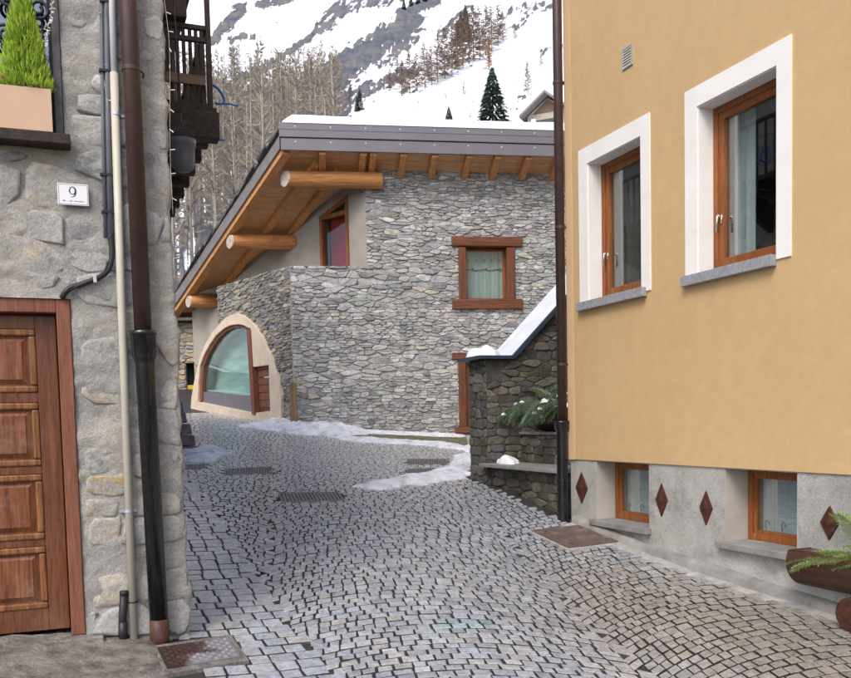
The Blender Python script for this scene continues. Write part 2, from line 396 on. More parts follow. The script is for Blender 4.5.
# cobbles: wet porphyry, per-stone tint
t = NT('wet_cobble'); a = t.attr(); n1 = t.noise(16, 6, .7); n2 = t.noise(90, 5, .7); n3 = t.noise(.55, 4, .55)
c = t.mix(a, t.ramp(n1, [(.28, .6), (.5, 1.0), (.72, 1.3)]), 1.0, 'MULTIPLY'); c = t.mix(c, t.ramp(n2, [(.3, .5), (.62, 1.15)]), .8, 'MULTIPLY')
wetf = t.mix(t.ramp(n1, [(.3, .16), (.7, .36)]), t.ramp(n3, [(.35, .8), (.65, 1.25)]), 1.0, 'MULTIPLY')
M['cobble'] = t.done(c, wetf, t.bump(n2, .35, .004, t.bump(n1, .5, .010)), .6, Coat_Weight=t.ramp(n3, [(.35, .45), (.65, .15)]), Coat_Roughness=.3)
t = NT('street_bedding'); n1 = t.noise(1.3, 6, .65); n2 = t.noise(60, 5, .7)
c = t.ramp(n1, [(.3, (.022, .022, .024)), (.55, (.036, .035, .033)), (.75, (.06, .055, .045))]); c = t.mix(c, t.ramp(n2, [(.3, .5), (.65, 1.3)]), .8, 'MULTIPLY')
M['bedding'] = t.done(c, .55, t.bump(n2, .6, .008), .4)
M['concrete'] = simple('rough_wet_concrete', (.17, .16, .145), .55, .6, 9, .9, 38, .4, bd=.02)
M['gutter'] = simple('pale_salted_gutter', (.33, .325, .31), .6, .35, 9, .5, 60, .35, bd=.008)
M['coping'] = simple('frosted_metal_coping', (.70, .745, .80), .5, .12, 4, .1, 30, .4)
M['copingedge'] = simple('dark_coping_edge', (.03, .05, .08), .45, .2, 8, .1, 30)
M['ledge'] = simple('grey_ledge_board', (.25, .24, .235), .55, .25, 9, .2, 40)
M['moss'] = simple('mossy_verge', (.15, .15, .08), .9, .4, 6, .5, 40, .2, bd=.02)
M['tanstone'] = stone_mat('tan_rubble_stone', .8, .85)
M['yellowpaint'] = simple('yellow_painted_board', (.62, .42, .03), .5, .1, 5, 0)
def leaf_mat(name, c1, c2, scale=3, trans=.0):
    t = NT(name); a = t.attr()
    c = t.mix(t.ramp(t.noise(scale, 4, .6), [(.3, c1), (.7, c2)]), a, 1.0, 'MULTIPLY')
    return t.done(c, .6, None, .25)
M['cypress'] = leaf_mat('bright_conifer_foliage', (.18, .32, .02), (.40, .55, .06), 9)
M['fir'] = leaf_mat('fir_needles', (.10, .18, .11), (.20, .31, .18), 8)
M['firlight'] = leaf_mat('light_fir_needles', (.16, .28, .09), (.30, .42, .16), 8)
M['spruce'] = leaf_mat('dark_spruce_foliage', (.022, .045, .028), (.06, .095, .05), .3)
M['twig'] = leaf_mat('bare_larch_twigs', (.195, .165, .13), (.32, .275, .22), .2)
M['rusttwig'] = leaf_mat('rusty_larch_twigs', (.17, .115, .08), (.29, .21, .15), .2)
M['goldtwig'] = leaf_mat('golden_larch_foliage', (.42, .25, .09), (.60, .38, .15), .4)
M['bark'] = simple('pale_bark', (.33, .30, .25), .9, .3, 3, .3, 12, .2, bd=.02)
M['brownbark'] = simple('brown_bark', (.10, .075, .055), .9, .3, 3, .3, 12, .2, bd=.02)
M['petal'] = simple('red_flower', (.45, .02, .02), .6, .2, 9, 0)


# ------------------------------------------------------------------ stone laying
def clip_half(poly, a, b, c):                   # keep a*x + b*z <= c
    out = []; n = len(poly)
    for i in range(n):
        p, q = poly[i], poly[(i+1) % n]; dp = a*p[0]+b*p[1]-c; dq = a*q[0]+b*q[1]-c
        if dp <= 0: out.append(p)
        if (dp < 0 < dq) or (dq < 0 < dp):
            k = dp/(dp-dq); out.append((p[0]+(q[0]-p[0])*k, p[1]+(q[1]-p[1])*k))
    return out
def area_c(poly):
    a = cx = cz = 0
    for i in range(len(poly)):
        x0, z0 = poly[i]; x1, z1 = poly[(i+1) % len(poly)]; k = x0*z1-x1*z0
        a += k; cx += (x0+x1)*k; cz += (z0+z1)*k
    if abs(a) < 1e-9: return 0, poly[0]
    return a/2, (cx/(3*a), cz/(3*a))
def rubble_cells(x0, x1, z0, z1, rowh, w, rng, outer=(), holes=(), drop=0, zj=.3):
    """Irregular coursed stones as polygons in (x, z). outer: half planes (a,b,c); holes: rectangles left free."""
    asp = rowh/w; pts = []; z = z0
    while z < z1:
        h = rowh*rng.choice((.6, .75, 1, 1, 1.2, 1.55)); x = x0 - rng.random()*w
        while x < x1 + w:
            ww = w*rng.choice((.5, .7, .9, 1.0, 1.25, 1.7)); pts.append((x+ww/2, z+h/2+rng.uniform(-zj, zj)*h)); x += ww
        z += h
    if drop: pts = [p for p in pts if rng.random() > drop*(.4+1.2*max(0, min(1, .5+noise.noise(Vector((p[0]*.9, p[1]*1.3, 31))))))]
    kd = kdtree.KDTree(len(pts))
    for i, p in enumerate(pts): kd.insert((p[0]*asp, p[1], 0), i)
    kd.balance(); cells = []
    for i, p in enumerate(pts):
        q = (p[0]*asp, p[1]); poly = [(q[0]-2*rowh, q[1]-2*rowh), (q[0]+2*rowh, q[1]-2*rowh), (q[0]+2*rowh, q[1]+2*rowh), (q[0]-2*rowh, q[1]+2*rowh)]
        for co, j, dd in kd.find_n((q[0], q[1], 0), 20):
            if j == i: continue
            a, b = co.x-q[0], co.y-q[1]; c = (co.x**2+co.y**2-q[0]**2-q[1]**2)/2
            poly = clip_half(poly, a, b, c)
            if len(poly) < 3: break
        if len(poly) < 3: continue
        poly = [(u/asp, v) for u, v in poly]
        for hp in ((-1, 0, -x0), (1, 0, x1), (0, -1, -z0), (0, 1, z1)) + tuple(outer):
            poly = clip_half(poly, *hp)
            if len(poly) < 3: break
        if len(poly) < 3: continue
        ok = True
        for (hx0, hx1, hz0, hz1) in holes:
            _, c0 = area_c(poly)
            xs = [u for u, v in poly]; zs = [v for u, v in poly]
            if max(xs) <= hx0 or min(xs) >= hx1 or max(zs) <= hz0 or min(zs) >= hz1: continue
            opts = [(1, 0, hx0), (-1, 0, -hx1), (0, 1, hz0), (0, -1, -hz1)]
            best = None
            for hp in opts:
                pc = clip_half(poly, *hp)
                if len(pc) >= 3:
                    aa = abs(area_c(pc)[0])
                    if best is None or aa > best[0]: best = (aa, pc)
            if best is None: ok = False; break
            poly = best[1]
        if not ok: continue
        a, c0 = area_c(poly)
        if abs(a) < rowh*w*.06: continue
        cells.append((abs(a), c0, poly))
    return cells
def rounded(poly, c0, gap, rng, jit):
    a = abs(area_c(poly)[0]); r = math.sqrt(a)
    k = max(.5, 1 - gap/r*1.6)
    p = [(c0[0]+(u-c0[0])*k, c0[1]+(v-c0[1])*k) for u, v in poly]
    out = []
    for i in range(len(p)):
        u, v = p[i], p[(i+1) % len(p)]
        L = math.hypot(v[0]-u[0], v[1]-u[1])
        if L < r*.12: out.append(((u[0]+v[0])/2, (u[1]+v[1])/2)); continue
        cut = .2
        out += [(u[0]+(v[0]-u[0])*cut, u[1]+(v[1]-u[1])*cut), (u[0]+(v[0]-u[0])*(1-cut), u[1]+(v[1]-u[1])*(1-cut))]
    return [(u+rng.uniform(-jit, jit), v+rng.uniform(-jit, jit)) for u, v in out]
def stone_into(mb, poly, c0, rng, prot, gap, tint, y0=.04, jit=.004, rings=1, rough=0, maps=None):
    ol = rounded(poly, c0, gap, rng, jit); n = len(ol)
    h = prot*rng.uniform(.2, 1.5); tx, tz = rng.uniform(-.12, .12), rng.uniform(-.16, .12)
    P = lambda u, v, y: (u, y, v)
    lev = [(1.0, y0), (1.0, -h*.45)]
    if rings == 1: lev += [(.80, -h)]
    else: lev += [(.93, -h*.85), (.78, -h), (.5, -h*1.08), (.2, -h*1.1)]
    vs = []
    ph = rng.uniform(0, 99)
    for k, (s, y) in enumerate(lev):
        for (u, v) in ol:
            uu, vv = c0[0]+(u-c0[0])*s, c0[1]+(v-c0[1])*s
            yy = y + (tx*(uu-c0[0]) + tz*(vv-c0[1]) if k >= 1 else 0)*.6
            if rough and k >= 1: yy -= rough*(noise.noise(Vector((uu*9, vv*9, ph))) + .5*noise.noise(Vector((uu*24, vv*24, ph))))
            vs.append(P(uu, vv, yy))
    m_ = len(lev); fs = []
    for k in range(m_-1):
        fs += [(k*n+i, k*n+(i+1) % n, (k+1)*n+(i+1) % n, (k+1)*n+i) for i in range(n)]
    fs.append(tuple((m_-1)*n+i for i in range(n)))
    mb.add(vs, fs, tint)
def lay(parent, cells, rng, material, palette, prot, gap, budget, name='stone', transform=None, rings=1, rough=0, jit=.004, frame=None):
    """The largest 'budget' cells become stones of their own, the rest one joined part."""
    def vis(c):
        if frame is None: return 0
        p = frame.w((c[1][0], 0, c[1][1])); q = proj(p)
        return 0 if (-15 < q[0] < 866 and -15 < q[1] < 693) else 1
    cells = sorted(cells, key=lambda c: (vis(c), -c[0])); rest = MB()
    for k, (a, c0, poly) in enumerate(cells):
        base = rng.choice(palette); j = rng.uniform(.76, 1.2); tint = tuple(min(1, b*j*rng.uniform(.96, 1.04)) for b in base)
        if k < budget:
            mb = MB(); stone_into(mb, poly, c0, rng, prot, gap, tint, rings=rings, rough=rough, jit=jit)
            if transform: mb.v = [transform(v) for v in mb.v]
            obj(name, mb, material, parent)
        else: stone_into(rest, poly, c0, rng, prot, gap, tint, rings=1, rough=rough, jit=jit)
    if rest.f:
        if transform: rest.v = [transform(v) for v in rest.v]
        obj('small_stones', rest, material, parent, kind='stuff')
GREYS = [(.44, .435, .42), (.49, .485, .47), (.385, .385, .38), (.55, .545, .53), (.46, .45, .425), (.42, .425, .43), (.59, .58, .565), (.50, .475, .43), (.33, .33, .33), (.43, .425, .41), (.47, .465, .455)]

def wall_grid(x0, x1, z0, z1, holes, thick, depth=None, mb=None):
    """A wall sheet with rectangular openings and their reveals (front at y=0, solid towards y=thick)."""
    mb = mb or MB()
    xs = sorted({x0, x1, *[h[0] for h in holes], *[h[1] for h in holes]}); zs = sorted({z0, z1, *[h[2] for h in holes], *[h[3] for h in holes]})
    xs = [x for x in xs if x0 <= x <= x1]; zs = [z for z in zs if z0 <= z <= z1]
    for i in range(len(xs)-1):
        for j in range(len(zs)-1):
            mx, mz = (xs[i]+xs[i+1])/2, (zs[j]+zs[j+1])/2
            if any(h[0] < mx < h[1] and h[2] < mz < h[3] for h in holes): continue
            mb.add([(xs[i], 0, zs[j]), (xs[i+1], 0, zs[j]), (xs[i+1], 0, zs[j+1]), (xs[i], 0, zs[j+1])], [(0, 1, 2, 3)])
    for a, b, c_, d in [(x0, z0, x1, z0), (x1, z0, x1, z1), (x1, z1, x0, z1), (x0, z1, x0, z0)]:
        mb.add([(a, 0, b), (c_, 0, d), (c_, thick, d), (a, thick, b)], [(0, 1, 2, 3)])
    for h in holes:
        dp = h[4] if len(h) > 4 else thick
        for a, b, c_, d in [(h[0], h[2], h[1], h[2]), (h[1], h[2], h[1], h[3]), (h[1], h[3], h[0], h[3]), (h[0], h[3], h[0], h[2])]:
            mb.add([(a, 0, b), (c_, 0, d), (c_, dp, d), (a, dp, b)], [(3, 2, 1, 0)])
    return mb

# ------------------------------------------------------------------ ground and street
xs = np.concatenate([np.arange(-40, -8, 2.0), np.arange(-8, 9, .2), np.arange(9, 41, 2.0)])
ys = np.concatenate([np.arange(-40, 2, 2.0), np.arange(2, 24, .2), np.arange(24, 36, 1.0)])
XX, YY = np.meshgrid(xs, ys); ZZ = np.clip(gzv(XX, YY), -1.0, EYE+4) - .013
mb = MB(); nx = len(xs)
mb.v = [(float(a), float(b), float(c_)) for a, b, c_ in zip(XX.ravel(), YY.ravel(), ZZ.ravel())]
mb.f = [(j*nx+i, j*nx+i+1, (j+1)*nx+i+1, (j+1)*nx+i) for j in range(len(ys)-1) for i in range(nx-1)]; mb.t = [None]*len(mb.f)
street = obj('street', mb, M['bedding'], smooth=True, kind='structure', fixn=False)

def ground_quad_mb(pts, lift, n=1):
    mb = MB(); mb.add([(p.x, p.y, gz(p.x, p.y)+lift) for p in pts], [tuple(range(len(pts)))]); return mb

# covers and grates lying in the street (corners as seen in the photograph, on the ground)
GRATES = [((278, 493), (338, 492), (345, 501), (282, 503)), ((226, 469), (272, 467), (273, 474), (224, 475)), ((184, 465), (207, 464), (206, 469), (183, 470)),
          ((407, 459), (450, 459), (447, 465), (407, 465)), ((405, 469), (441, 468), (437, 474), (404, 475))]
GL = ['iron slot grate in mid street, largest of the drains', 'narrow iron slot grate between the slushy snow patch and the big grate', 'thin iron grate beside the stacked stone steps',
      'iron grate beside the snow heap, of the pair the one next to the mossy verge', 'iron grate half touched by the snow heap, away from the mossy verge']
cover_polys = []
for q in GRATES: cover_polys.append([pixg(*p) for p in q])
cover_polys.append([pixg(*p) for p in ((526, 531), (583, 525), (629, 543), (568, 551))])
cover_polys.append([pixg(*p) for p in ((147, 648), (231, 637), (249, 662), (160, 678))])
def in_poly(x, y, P):
    s = False; n = len(P)
    for i in range(n):
        a, b = P[i], P[(i+1) % n]
        if (a.y > y) != (b.y > y) and x < (b.x-a.x)*(y-a.y)/(b.y-a.y)+a.x: s = not s
    return s

# cobbles in segmental arcs
rng = random.Random(5)
SF = Fr(.12, 5.0, R(8))                         # street axis leans a little to the left
cob = []
def blocked(p):
    l = LF.loc(p); y = YF.loc(p)
    if l.x < .04 and l.y > -1.1: return True
    if l.x < -.28 and l.y <= -1.1: return True
    if y.y > -.10 and y.x > -3.0: return True
    h = HF.loc(p)
    if h.y > -.05 and h.x > 0: return True
    hl = HL.loc(p)
    if hl.y > -.02 and hl.x < .1: return True
    return any(in_poly(p.x, p.y, P) for P in cover_polys)
def cobble(mb, quad, rng, tint):                # 4 world corners (xy)
    h = rng.uniform(-.0025, .0035)
    cz = [gz(p[0], p[1])+h+rng.uniform(-.0018, .0018) for p in quad]
    c0 = (sum(p[0] for p in quad)/4, sum(p[1] for p in quad)/4)
    k = rng.uniform(.87, .93)
    vs = [(p[0], p[1], z-.05) for p, z in zip(quad, cz)] + [(p[0], p[1], z-.0012) for p, z in zip(quad, cz)]
    vs += [(c0[0]+(p[0]-c0[0])*k, c0[1]+(p[1]-c0[1])*k, z+.0015) for p, z in zip(quad, cz)]
    fs = [(0, 1, 5, 4), (1, 2, 6, 5), (2, 3, 7, 6), (3, 0, 4, 7), (4, 5, 9, 8), (5, 6, 10, 9), (6, 7, 11, 10), (7, 4, 8, 11), (8, 9, 10, 11)]
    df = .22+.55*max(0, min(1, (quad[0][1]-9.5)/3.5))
    side_tint = (tint[0]*df, tint[1]*df*.96, tint[2]*df*.88)             # side faces darker than the top, less so up the street
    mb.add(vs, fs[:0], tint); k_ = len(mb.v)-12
    mb.f += [tuple(k_+i for i in f) for f in fs]; mb.t += [side_tint]*4+[tint]*5
PW, RISE = 2.2, .52
def arc(u): return -RISE*((u/(PW/2))**2)
row = .096
for stripe in range(-4, 4):
    r_ = -3
    y = -1.6 + (stripe % 2)*.05
    while y < 15:
        rh = row*rng.uniform(.88, 1.14)
        zig = lambda k_, yy: .045*(1 if math.floor((yy+k_*.07)/.21) % 2 else -1)+.03*noise.noise(Vector((yy*2, k_*3.1, 0)))
        yb_ = y + arc(PW/2); ul = -PW/2+zig(stripe, yb_); ur = PW/2+zig(stripe+1, yb_)+.016
        u = ul
        while u < ur-.03:
            sl = -2*RISE*u/(PW/2)**2; cs = 1/math.sqrt(1+sl*sl)
            wd = rng.uniform(.08, .135)*max(.8, cs)
            u1 = min(u+wd, ur)
            if ur-u1 < .05: u1 = ur
            g = .0072
            um = (u+u1)/2; slm = -2*RISE*um/(PW/2)**2
            nrm = (-slm*.55, 1.0)
            q = []
            for uu, e in ((u+g, g), (u1-g, g), (u1-g, rh-g), (u+g, rh-g)):
                lx = stripe*PW + uu + rng.uniform(-.005, .005); ly = y + arc(uu) + e*nrm[1] + rng.uniform(-.004, .004)
                q.append(SF.w((lx, ly, 0)))
            c0 = (q[0]+q[2])/2
            c0.z = 0
            if c0.y > 3.9 and abs(c0.x) < .56*c0.y+.8 and not blocked(c0):
                cob.append((c0, q, 'arc'))
            u = u1
        y += rh
# straight courses beside the near house
l_y = -1.0
while l_y < 9:
    hh = rng.uniform(.11, .15); x = -.01
    for k in range(5):
        ww = rng.uniform(.12, .16)
        q = [LF.w((x+.008+rng.uniform(-.006, .006), l_y+.008+rng.uniform(-.006, .006), 0)), LF.w((x+ww-.006, l_y+.008+rng.uniform(-.006, .006), 0)), LF.w((x+ww-.006, l_y+hh-.006, 0)), LF.w((x+.008, l_y+hh-.006, 0))]
        c0 = (q[0]+q[2])/2; c0.z = 0
        if not any(in_poly(c0.x, c0.y, P) for P in cover_polys): cob.append((c0, q, 'row'))
        x += ww
    l_y += hh
def in_strip(p):
    l = LF.loc(p); return .05 < l.x < .66 and -1.05 < l.y < 9
cob = [c for c in cob if c[2] == 'row' or not in_strip(Vector((c[0].x, c[0].y, EYE)))]
def cob_vis(c):
    p = Vector((c[0].x, c[0].y, gz(c[0].x, c[0].y))); q = proj(p)
    return (0 if 0 <= q[0] <= 851 and 0 <= q[1] <= 678 else 1, p.y)
cob.sort(key=cob_vis)
rest = MB()
CP = [(.33, .36, .405), (.37, .39, .425), (.31, .335, .375), (.40, .415, .435), (.35, .365, .38), (.29, .31, .34), (.37, .37, .37), (.34, .37, .42)]
for k, (c0, q, kind) in enumerate(cob):
    b = rng.choice(CP); j = rng.uniform(.86, 1.14)
    yl = YF.loc(Vector((c0.x, c0.y, EYE)))
    warm = max(0, min(1, (yl.y+2.1)/1.3))*max(0, min(1, (8.4-c0.y)/2.2))      # browner, dirtier stone along the yellow house
    b = tuple(a*(1-warm*.8)+w_*warm*.8 for a, w_ in zip(b, (.24, .21, .165)))
    far = max(0, min(1, (c0.y-9.5)/3.5))               # the upper street is paved in paler, plainer stone
    b = tuple(a*(1-far)+w_*far for a, w_ in zip(b, (.53, .525, .505))); j = 1+(j-1)*(1-.5*far)
    tint = tuple(a*j for a in b)
    pq = proj(Vector((c0.x, c0.y, gz(c0.x, c0.y))))
    if 430 < pq[0] < 488 and 617 < pq[1] < 633: b = (b[0]*.91, b[1]*1.035, b[2]*1.0)       # faint turquoise paint mark
    tint = tuple(a*j for a in b)
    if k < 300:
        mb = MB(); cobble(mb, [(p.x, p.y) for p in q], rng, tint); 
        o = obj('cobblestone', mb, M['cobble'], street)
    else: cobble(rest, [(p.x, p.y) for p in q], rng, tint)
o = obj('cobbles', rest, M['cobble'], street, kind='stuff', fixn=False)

# covers, grates
def bil(P, u, v):
    a = P[0]*(1-u)+P[1]*u; b = P[3]*(1-u)+P[2]*u; return a*(1-v)+b*v
def plate_mb(P, lo, hi, n=1, mb=None, u0=0, u1=1, v0=0, v1=1):
    mb = mb or MB(); c = [bil(P, u, v) for u, v in ((u0, v0), (u1, v0), (u1, v1), (u0, v1))]
    mb.hexa([(p.x, p.y, gz(p.x, p.y)+lo) for p in c] + [(p.x, p.y, gz(p.x, p.y)+hi) for p in c]); return mb
IDF = Fr(0, 0, 0); IDF.o = Vector((0, 0, 0)); IDF.m = Matrix.Identity(4); IDF.mi = Matrix.Identity(4)
for q, P, lb in zip(GRATES, cover_polys, GL):
    c = bil(P, .5, .5); base = Vector((c.x, c.y, gz(c.x, c.y)))
    t_ = thing('drain_grate', IDF, base, lb, 'drain grate', 'drain grates in the street')
    f_ = MB()
    for a in ((0, 1, 0, .09), (0, 1, .91, 1), (0, .035, .09, .91), (.965, 1, .09, .91)): plate_mb(P, -.04, .004, mb=f_, u0=a[0], u1=a[1], v0=a[2], v1=a[3])
    obj('frame', f_, M['grate'], t_)
    nb = 16
    for k in range(nb):
        u = .045+.91*(k+.5)/nb; obj('bar', plate_mb(P, -.03, .001, u0=u-.021, u1=u+.021, v0=.09, v1=.91), M['grate'], t_)
# rusty plate by the yellow house
P = cover_polys[5]; c = bil(P, .5, .5); base = Vector((c.x, c.y, gz(c.x, c.y)))
t_ = thing('floor_hatch', IDF, base, 'rusty brown steel hatch plate in the paving by the yellow house corner', 'hatch')
obj('surround', plate_mb(P, -.06, .004), M['gutter'], t_); obj('plate', plate_mb(P, .004, .016, u0=.05, u1=.95, v0=.06, v1=.94), M['plate'], t_)
for u, v in ((.2, .2), (.8, .2), (.2, .8), (.8, .8)):
    mb = MB(); p = bil(P, u, v); mb.lathe((p.x, p.y, gz(p.x, p.y)+.016), [(.02, 0), (.02, .004), (.0005, .006)], 10); obj('lifting_eye', mb, M['iron'], t_)
# tread plate cover at the foot of the downpipe
P = cover_polys[6]; c = bil(P, .5, .5); base = Vector((c.x, c.y, gz(c.x, c.y)))
t_ = thing('inspection_cover', IDF, base, 'steel tread plate inspection cover, half rusted, under the black downpipe', 'manhole cover')
obj('surround', plate_mb(P, -.06, .010), M['concrete'], t_); obj('plate', plate_mb(P, .010, .018, u0=.1, u1=.93, v0=.12, v1=.86), M['tread'], t_)
mb = MB()
for i in range(14):
    for j in range(9):
        u = .13+.78*(i+.5)/14; v = .15+.68*(j+.5)/9; p = bil(P, u, v); a = (.5 if (i+j) % 2 else -.5)+ANG; z = gz(p.x, p.y)+.018
        d1 = Vector((math.cos(a), math.sin(a), 0))*.0135; d2 = Vector((-math.sin(a), math.cos(a), 0))*.006
        b = [p-d1-d2, p+d1-d2, p+d1+d2, p-d1+d2]
        mb.hexa([(x.x, x.y, z) for x in b]+[(x.x*.6+p.x*.4, x.y*.6+p.y*.4, z+.008) for x in b])
obj('tread_studs', mb, M['tread'], t_, kind='stuff')

# ------------------------------------------------------------------ yellow house
def yx(px, py=300): return YF.pix(px, py).x
ZB = -.40                                       # lower edge of the yellow render
wz0, wz1 = 1.085, 2.567
wins = [(YF.pix(580, 230).x, YF.pix(651, 230).x), (YF.pix(686, 180).x, YF.pix(792, 150).x)]
def depth_to(fr, x, z, px):                     # how deep a jamb must be for its back edge to appear at px
    lo, hi = 0, 1.0
    for _ in range(40):
        mm = (lo+hi)/2
        if proj(fr.w((x, mm, z)))[0] < px: lo = mm
        else: hi = mm
    return lo
inn = [(YF.pix(588.5, 230).x, YF.pix(642, 230).x), (YF.pix(698, 180).x, YF.pix(777.5, 150).x)]
REV = max(.12, min(.3, depth_to(YF, inn[1][0], 2, 719)))
izt = YF.pix(699, 106).z; izb = wz0+.035
holes = [(a, b, izb, izt, REV) for a, b in inn]
yh = thing('yellow_house', YF, (0, 0, gframe(YF, 0, 0)), 'ochre yellow rendered house with white window surrounds and grey plinth', 'house')
XE = 9.5; ZT = 7.5
wl_ = wall_grid(0, XE, ZB, ZT, holes, .3)
wl_.add([(0, .3, ZB), (0, .3, ZT), (0, 7, ZT), (0, 7, ZB)], [(0, 1, 2, 3)]); wl_.add([(XE, .3, ZB), (XE, .3, ZT), (XE, 7, ZT), (XE, 7, ZB)], [(0, 1, 2, 3)])
wl_.add([(0, .3, ZT), (XE, .3, ZT), (XE, 7, ZT), (0, 7, ZT)], [(0, 1, 2, 3)]); wl_.add([(0, 7, ZB), (XE, 7, ZB), (XE, 7, ZT), (0, 7, ZT)], [(0, 1, 2, 3)])
obj('wall', wl_, M['yellow'], yh)
obj('corner_band', MB().box(-.004, .115, -.006, .3, ZB-.004, ZT-.02), M['paleyellow'], yh)
def rect_frame(x0, x1, z0, z1, w_, y0, y1, mb=None, wb=None):
    mb = mb or MB(); wb = wb or w_
    mb.box(x0, x0+w_, y0, y1, z0, z1); mb.box(x1-w_, x1, y0, y1, z0, z1)
    mb.box(x0+w_, x1-w_, y0+.001, y1-.001, z1-w_, z1); mb.box(x0+w_, x1-w_, y0+.001, y1-.001, z0, z0+wb); return mb
def folds(x0, x1, z0, z1, y, rng, amp=.02, n=26, lobes=6):     # a hanging curtain with soft folds
    mb = MB(); ph = rng.random()*6
    vs = []
    for j in range(2):
        for i in range(n+1):
            u = i/n; vs.append((x0+(x1-x0)*u, y+amp*math.sin(u*lobes*6.28+ph)+.4*amp*math.sin(u*lobes*14+ph*2), z0 if j == 0 else z1))
    mb.add(vs, [(i, i+1, n+2+i, n+1+i) for i in range(n)]); return mb
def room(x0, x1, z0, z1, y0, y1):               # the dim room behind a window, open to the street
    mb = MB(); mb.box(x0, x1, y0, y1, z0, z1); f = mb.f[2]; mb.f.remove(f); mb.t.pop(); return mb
crng = random.Random(3)
for k, ((a, b), (ia, ib)) in enumerate(zip(wins, inn)):
    w_ = obj('window', rect_frame(ia, ib, izb, izt, .055, REV-.06, REV), M['winwood'], yh, bevel=.004, label=('window with pale curtain strip, second from the corner downpipe' if k else 'window next to the brown corner downpipe'))
    sur = MB()                                    # white painted surround, a band on the wall with returns into the opening
    sur.box(a, ia, -.012, 0, wz0, wz1); sur.box(ib, b, -.012, 0, wz0, wz1); sur.box(ia, ib, -.0115, 0, izt, wz1)
    sur.box(ia-.001, ia+.008, 0, REV-.062, izb, izt); sur.box(ib-.008, ib+.001, 0, REV-.062, izb, izt); sur.box(ia+.008, ib-.008, 0, REV-.062, izt-.008, izt+.001)
    obj('surround', sur, M['white'], w_)
    obj('sill', MB().box(a-.01, b-.14 if k else b-.06, -.055, REV-.06, wz0-.045, izb), M['sill'], w_, bevel=.004)
    obj('sash', rect_frame(ia+.05, ib-.05, izb+.05, izt-.05, .06, REV-.045, REV+.01), M['winwood'], w_, bevel=.004)
    obj('pane', MB().box(ia+.10, ib-.10, REV-.018, REV-.012, izb+.10, izt-.10), M['glass'], w_)
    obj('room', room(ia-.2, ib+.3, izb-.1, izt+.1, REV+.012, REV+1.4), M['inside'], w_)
    if k: obj('curtain', folds(ia+.06, ia+.30, izb+.03, izt, REV+.10, crng, .008, 20, 2), M['curtain'], w_)
    else: obj('curtain', folds(ia+.06, ib-.05, izb+.03, izt, REV+.10, crng, .012, 20, 3), M['tancurtain'], w_)
    hx = ia+.083; hz = izb+.42
    hm = MB(); hm.box(hx-.012, hx+.012, REV-.052, REV-.045, hz-.035, hz+.035); hm.tube([(hx, REV-.05, hz+.02), (hx, REV-.085, hz+.02), (hx, REV-.09, hz+.01), (hx, REV-.09, hz-.10)], .009, 8)
    obj('handle', hm, M['handle'], w_, smooth=True)
# cellar openings in the plinth
cw = [(YF.pix(595, 490).x, YF.pix(648, 495).x, 618), (YF.pix(723, 515).x, YF.pix(796, 515).x, 751)]
CZ0 = -.972; CZT = ZB-.006
PY = .014                                        # plinth face sits a little behind the render
pl = MB(); zg = -1.75
hs = []
for a, b, bp in cw:
    dd = max(.1, min(.35, depth_to(YF, a, -.7, bp))); hs.append((a, b, CZ0, CZT-.003, dd))
pm = wall_grid(.005, XE, zg, ZB-.001, [(h[0], h[1], h[2], h[3], h[4]) for h in hs], .4); pm.v = [(v[0], v[1]+PY, v[2]) for v in pm.v]
pm.add([(.005, .4, zg), (.005, .4, ZB), (.005, 7, ZB), (.005, 7, zg)], [(0, 1, 2, 3)])
obj('plinth', pm, M['plinth'], yh)
for k, (a, b, z0, z1, dd) in enumerate(hs):
    dd += PY
    w_ = obj('cellar_window', rect_frame(a+.003, b-.003, z0+.003, z1-.003, .05, dd-.05, dd), M['winwood'], yh, bevel=.003)
    obj('sash', rect_frame(a+.045, b-.045, z0+.045, z1-.045, .035, dd-.035, dd+.01), M['winwood'], w_, bevel=.003)
    obj('pane', MB().box(a+.075, b-.075, dd-.016, dd-.011, z0+.075, z1-.075), M['glass'], w_)
    obj('curtain', folds(a+.05, b-.05, z0+.02, z1, dd+.06, crng, .012, 30, 5), M['curtain'], w_)
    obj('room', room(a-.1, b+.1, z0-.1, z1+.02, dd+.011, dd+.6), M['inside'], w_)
    for ra, rb in ((a+.0005, a+.007), (b-.007, b-.0005)): obj('reveal', MB().box(ra, rb, PY+.002, dd-.051, z0+.001, z1-.002), M['reveal'], w_)
    obj('sill', MB().box(a-.04, b+.03, -.05, dd-.05, z0-.05, z0+.004), M['footing'], w_, bevel=.006)
    lm = MB()
    for i in range(4):
        x = a+.12+(b-a-.24)*i/3; r_ = .028
        lm.tube([(x+r_*math.cos(u)*(1-.08*j), dd+.035, z0+.12+r_*math.sin(u)*1.3+.0*j) for j, u in enumerate([q*.7 for q in range(7)])], .0035, 5)
    obj('curtain_embroidery', lm, M['inside'], w_, kind='stuff')
